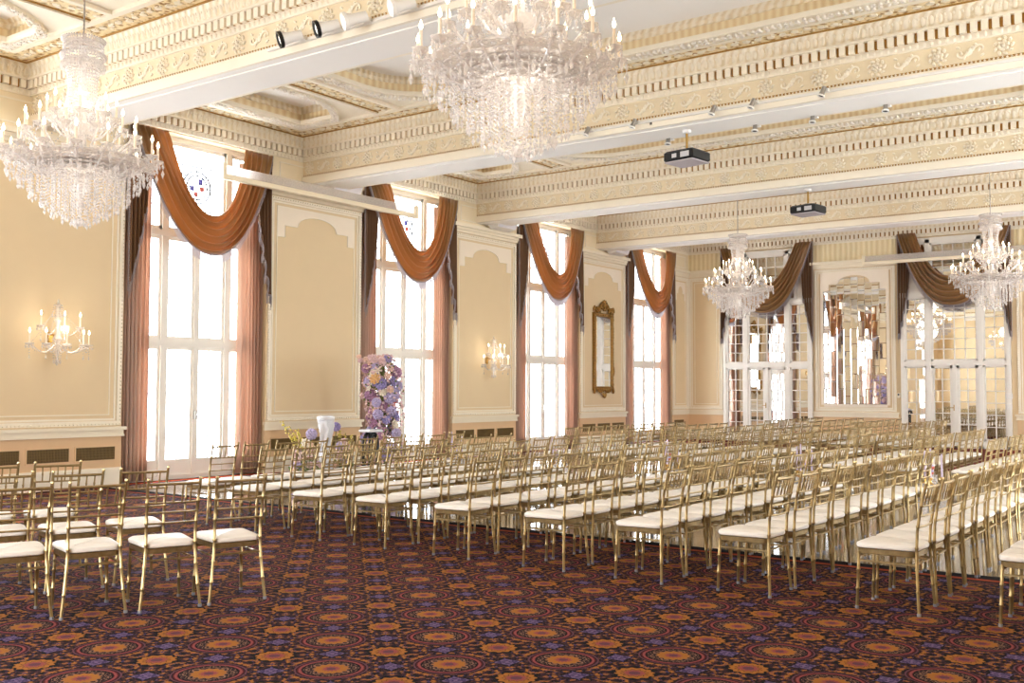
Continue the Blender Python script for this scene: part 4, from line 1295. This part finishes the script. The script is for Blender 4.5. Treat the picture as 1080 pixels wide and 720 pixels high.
# ---------------------------------------------------------------- flowers
def bloom_mesh(kind, mi):
    m = MB()
    if kind == 0:                                   # pompom of many florets
        for k in range(46):
            z = 1 - 2 * (k + .5) / 46; r = math.sqrt(1 - z * z); a = k * 2.39996
            m.ell((r * cos(a) * .8, r * sin(a) * .8, z * .8), (.26, .26, .26), 5, 3)
    elif kind == 1:                                 # open rose
        for ring, (n, r, z, s) in enumerate(((8, .78, -.1, .40), (6, .5, .12, .36), (4, .25, .3, .26))):
            for k in range(n):
                a = 2 * PI * k / n + ring * .5
                m.ell((r * cos(a), r * sin(a), z), (s, s * .8, .17), 6, 4, Matrix.Rotation(a, 3, 'Z') @ Matrix.Rotation(-.6, 3, 'Y'))
        m.ell((0, 0, .35), .2, 6, 4)
    else:                                           # star bloom with an eye
        for k in range(6):
            a = 2 * PI * k / 6; m.ell((.6 * cos(a), .6 * sin(a), 0), (.46, .24, .1), 6, 4, Matrix.Rotation(a, 3, 'Z') @ Matrix.Rotation(-.25, 3, 'Y'))
        m.ell((0, 0, .08), .18, 6, 4)
    return m
BLOOM = {}
def bloom(parent, p, r, kind, mi, nrm, name='flower_head'):
    key = (kind, mi)
    if key not in BLOOM:
        o = obj(name, bloom_mesh(kind, mi), FL[mi], parent, world=False); BLOOM[key] = o.data
    else:
        o = bpy.data.objects.new(name, BLOOM[key]); COL.objects.link(o); o.parent = parent
    o.location = p; o.scale = (r, r, r); o.rotation_euler = Vector(nrm).to_track_quat('Z', 'Y').to_euler()
    return o
r = thing('flower_column', 'tall column of lavender, peach and white flowers standing before second window', 'flowers', (1.5, 14.02, 0))
a = MB(); a.tube([(0, 0, .02), (.02, 0, .6), (-.02, 0, 1.2), (0, -.05, 2.0)], .05, 8); a.lathe([(.22, 0), (.22, .03), (.06, .05)], 14); obj('post', a, M['leaflet'], r, world=False)
def COLR(t, a): return .10 + .05 * sin(t * 8 + .6) + .045 * sin(2 * a + t * 11) + .03 * sin(3 * a - t * 17) - .12 * max(0, t - .8) * 4 + .04 * sin(t * 3.1)
N_B = 98
for i in range(N_B):
    t = (i + .5) / N_B; z = .22 + 1.86 * t; a_ = i * 2.39996 + R.uniform(-.3, .3)
    w = .15 + COLR(t, a_) + R.uniform(-.07, .06)
    off = (-.05 - .16 * max(0, t - .75), -.10 * max(0, t - .6) * 2.4)
    p = (w * cos(a_) + off[0] * 0, w * .95 * sin(a_) + off[1], z)
    kind = 0 if R.random() < .36 else (1 if R.random() < .72 else 2)
    mi = R.choice([0, 0, 1, 2, 2, 2, 3, 3, 3, 4, 5, 5, 6, 7]) if kind else R.choice([0, 0, 0, 1, 1, 6])
    bloom(r, p, R.uniform(.085, .12) if kind == 0 else R.uniform(.07, .105), kind, mi, (cos(a_), sin(a_), .35))
for i in range(11): bloom(r, (.1 * cos(i), -.05 - .052 * i, 2.06 + .02 * sin(i * 2) + R.uniform(-.03, .06)), R.uniform(.05, .075), 1, R.choice([2, 3, 2]), (.3, -.6, .6))
bloom(r, (.25, -.46, 1.28), .09, 0, 0, (1, -1, 0))
a = MB()
for i in range(330):
    t = R.random(); z = .1 + 2.0 * t; q = R.uniform(0, 2 * PI); w = R.uniform(.4, 1.25) * (.17 + COLR(t, q))
    a.ell((w * cos(q), w * sin(q) - .18 * max(0, t - .6), z), (.03, .018, .012), 5, 3, Matrix.Rotation(R.uniform(-2, 2), 3, 'X') @ Matrix.Rotation(R.uniform(0, 3), 3, 'Z'))
o = obj('foliage', a, M['leaflet'], r, world=False); o['kind'] = 'stuff'
a = MB()
for i in range(900):
    t = R.random(); z = .15 + 2.0 * t; q = R.uniform(0, 2 * PI); w = R.uniform(.2, 1.4) ** .8 * (.17 + COLR(t, q))
    a.ell((w * cos(q), w * sin(q) - .18 * max(0, t - .6), z), (.028, .028, .022), 5, 3)
o = obj('small_petals', a, FL[3], r, world=False); o['kind'] = 'stuff'
# draped plaster pedestal
r = thing('pedestal', 'white sculpted plaster pedestal beside the flower column, against the wall panel', 'pedestal', (1.45, 12.62, 0))
a = MB(); rings = []
for k in range(26):
    z = .05 + .93 * k / 25; t = k / 25; rb = .105 + .02 * cos(2 * PI * t)
    rings.append([((rb + .020 * sin(5 * q + 3 * sin(t * 6)) + .01 * sin(9 * q + t * 14)) * cos(q), (rb + .020 * sin(5 * q + 3 * sin(t * 6)) + .01 * sin(9 * q + t * 14)) * sin(q), z) for q in [2 * PI * i / 30 for i in range(30)]])
a.rings(rings); obj('shaft', a, M['marble'], r, world=False, smooth=70)
a = MB(); a.lathe([(.16, 0), (.165, .03), (.13, .05)], 24); obj('base', a, M['marble'], r, world=False)
a = MB(); a.lathe([(.12, .975), (.15, .99), (.155, 1.04), (.10, 1.06)], 24); obj('capital', a, M['marble'], r, world=False)
# low white table with a dark arched stand
r = thing('side_table', 'low white-topped table on a dark arched stand left of the flower column', 'table', (2.3, 12.86, 0))
a = MB(); a.bbox(-.14, .14, -.17, .15, .79, .835, .012); obj('table_top', a, M['marble'], r, world=False, smooth=0)
a = MB()
for dx in (-.07, .07):
    pts = [(dx, -.01 + .085 * cos(PI * (1 - t)), .58 + .18 * sin(PI * t)) for t in [k / 14 for k in range(15)]]
    a.tube([(dx, pts[0][1], 0)] + pts + [(dx, pts[-1][1], 0)], .035, 8)
a.box(-.09, .09, -.03, .01, .74, .79); obj('arched_stand', a, M['black'], r, world=False)
# ground arrangements and single stems at the altar
for (x, y, w, n, lab) in ((1.55, 12.08, .28, 46, 'low bank of blush and lavender flowers at the foot of the pedestal'), (1.5, 13.02, .17, 34, 'low bank of peach and mauve flowers just right of the pedestal')):
    r = thing('flower_bank', lab, 'flowers', (x, y, 0))
    for i in range(n):
        q = R.uniform(0, 2 * PI); d = w * math.sqrt(R.random()); h = .62 * (1 - (d / w) ** 2) + R.uniform(-.05, .05)
        kind = R.choice([0, 1, 1, 2]); bloom(r, (d * cos(q), d * sin(q), max(.08, h)), R.uniform(.05, .09), kind, R.choice([0, 2, 3, 3, 6, 5]), (cos(q) * .6, sin(q) * .6, 1))
    a = MB()
    for i in range(150):
        q = R.uniform(0, 2 * PI); d = w * 1.1 * math.sqrt(R.random()); h = R.uniform(.02, .55) * (1 - .6 * d / w)
        a.ell((d * cos(q), d * sin(q), max(.03, h)), (.05, .02, .012), 5, 3, Matrix.Rotation(R.uniform(0, 6), 3, 'Z') @ Matrix.Rotation(R.uniform(-1.2, 1.2), 3, 'Y'))
    o = obj('foliage', a, M['leaflet'], r, world=False); o['kind'] = 'stuff'
def stem(lab, x, y, h, mi, rad, lean):
    r = thing('allium_stem', lab, 'flower', (x, y, 0))
    a = MB(); a.tube([(0, 0, .0), (lean * .4, lean * .3, h * .5), (lean, lean, h)], .007, 5); obj('stem', a, M['leaflet'], r, world=False)
    bloom(r, (lean, lean, h), rad, 0, mi, (0, 0, 1))
stem('single lavender globe flower on a stem left of the pedestal', 1.95, 11.76, .78, 0, .095, .03)
stem('single violet globe flower on a stem right of the pedestal', 1.05, 13.22, .84, 1, .085, .02)
for (x, y, h, ln, lab) in ((1.9, 11.75, .98, -.36, 'yellow blossom sprays leaning left of the pedestal'), (1.1, 12.95, 1.02, .03, 'yellow blossom sprays rising behind the right of the pedestal'), (1.0, 13.5, .76, .05, 'short yellow blossom sprays beside the side table')):
    r = thing('blossom_spray', lab, 'flowers', (x, y, 0), group='yellow blossom sprays')
    for k in range(3):
        l2 = ln + .06 * (k - 1); a = MB(); P = [(.1 * (k - 1) * t, l2 * t ** 1.6, h * (1 - .06 * k) * t) for t in [i / 8 for i in range(9)]]
        a.tube(P, .005, 5); b = obj('branch', a, M['leaflet'], r, world=False)
        a = MB()
        for i in range(30):
            t = R.uniform(.6, 1); p = (.1 * (k - 1) * t, l2 * t ** 1.6, h * (1 - .06 * k) * t)
            a.ell((p[0] + R.uniform(-.03, .03), p[1] + R.uniform(-.03, .03), p[2] + R.uniform(-.02, .02)), R.uniform(.012, .02), 5, 3)
        o = obj('blossom', a, M['yellow'], b, world=False)
# ---------------------------------------------------------------- daylight
w = bpy.data.worlds.new('daylight'); scene.world = w; w.use_nodes = True
nt = w.node_tree; bg = nt.nodes['Background']; bg.inputs[0].default_value = (.93, .97, 1.0, 1); bg.inputs[1].default_value = SKY
def portal(loc, rot, sx, sy):
    l = bpy.data.lights.new('portal', 'AREA'); l.shape = 'RECTANGLE'; l.size = sx; l.size_y = sy; l.cycles.is_portal = True
    o = bpy.data.objects.new('portal', l); o.location = loc; o.rotation_euler = rot; COL.objects.link(o)
for c in WIN:
    portal((-.40, c, 2.9), (0, -PI / 2, 0), 5.75, 2.88)
for c in RIGHT_FILL: portal((XR + .40, c, 2.9), (0, PI / 2, 0), 5.75, 2.88)
for c in FRONT_FILL: portal((c, YF - .25, 2.85), (PI / 2, 0, 0), 1.8, 4.7)
# ---------------------------------------------------------------- camera
f_px, yaw, pitch, roll, cx = 1085.34, .6258, .0468, .0038, 14.548
fw = Vector((-sin(yaw) * cos(pitch), cos(yaw) * cos(pitch), sin(pitch))); rt = Vector((cos(yaw), sin(yaw), 0)); up = rt.cross(fw)
r2 = rt * cos(roll) + up * sin(roll); u2 = up * cos(roll) - rt * sin(roll)
cam = bpy.data.cameras.new('camera'); co = bpy.data.objects.new('camera', cam); COL.objects.link(co)
cam.sensor_width = 36; cam.lens = 36 * f_px / 1080; cam.clip_start = .05; cam.clip_end = 200
co.matrix_world = Matrix(((r2.x, u2.x, -fw.x, cx), (r2.y, u2.y, -fw.y, 0), (r2.z, u2.z, -fw.z, 1.52), (0, 0, 0, 1)))
scene.camera = co
vs = scene.view_settings
scene.display_settings.display_device = 'sRGB'
vs.view_transform = 'Standard'; vs.look = 'None'; vs.exposure = EXPO; vs.gamma = 1; vs.use_curve_mapping = False
cy = scene.cycles
cy.use_denoising = True; cy.max_bounces = 10; cy.diffuse_bounces = 6; cy.glossy_bounces = 5; cy.transparent_max_bounces = 24; cy.transmission_bounces = 4
cy.sample_clamp_indirect = 6; cy.caustics_reflective = False; cy.caustics_refractive = False
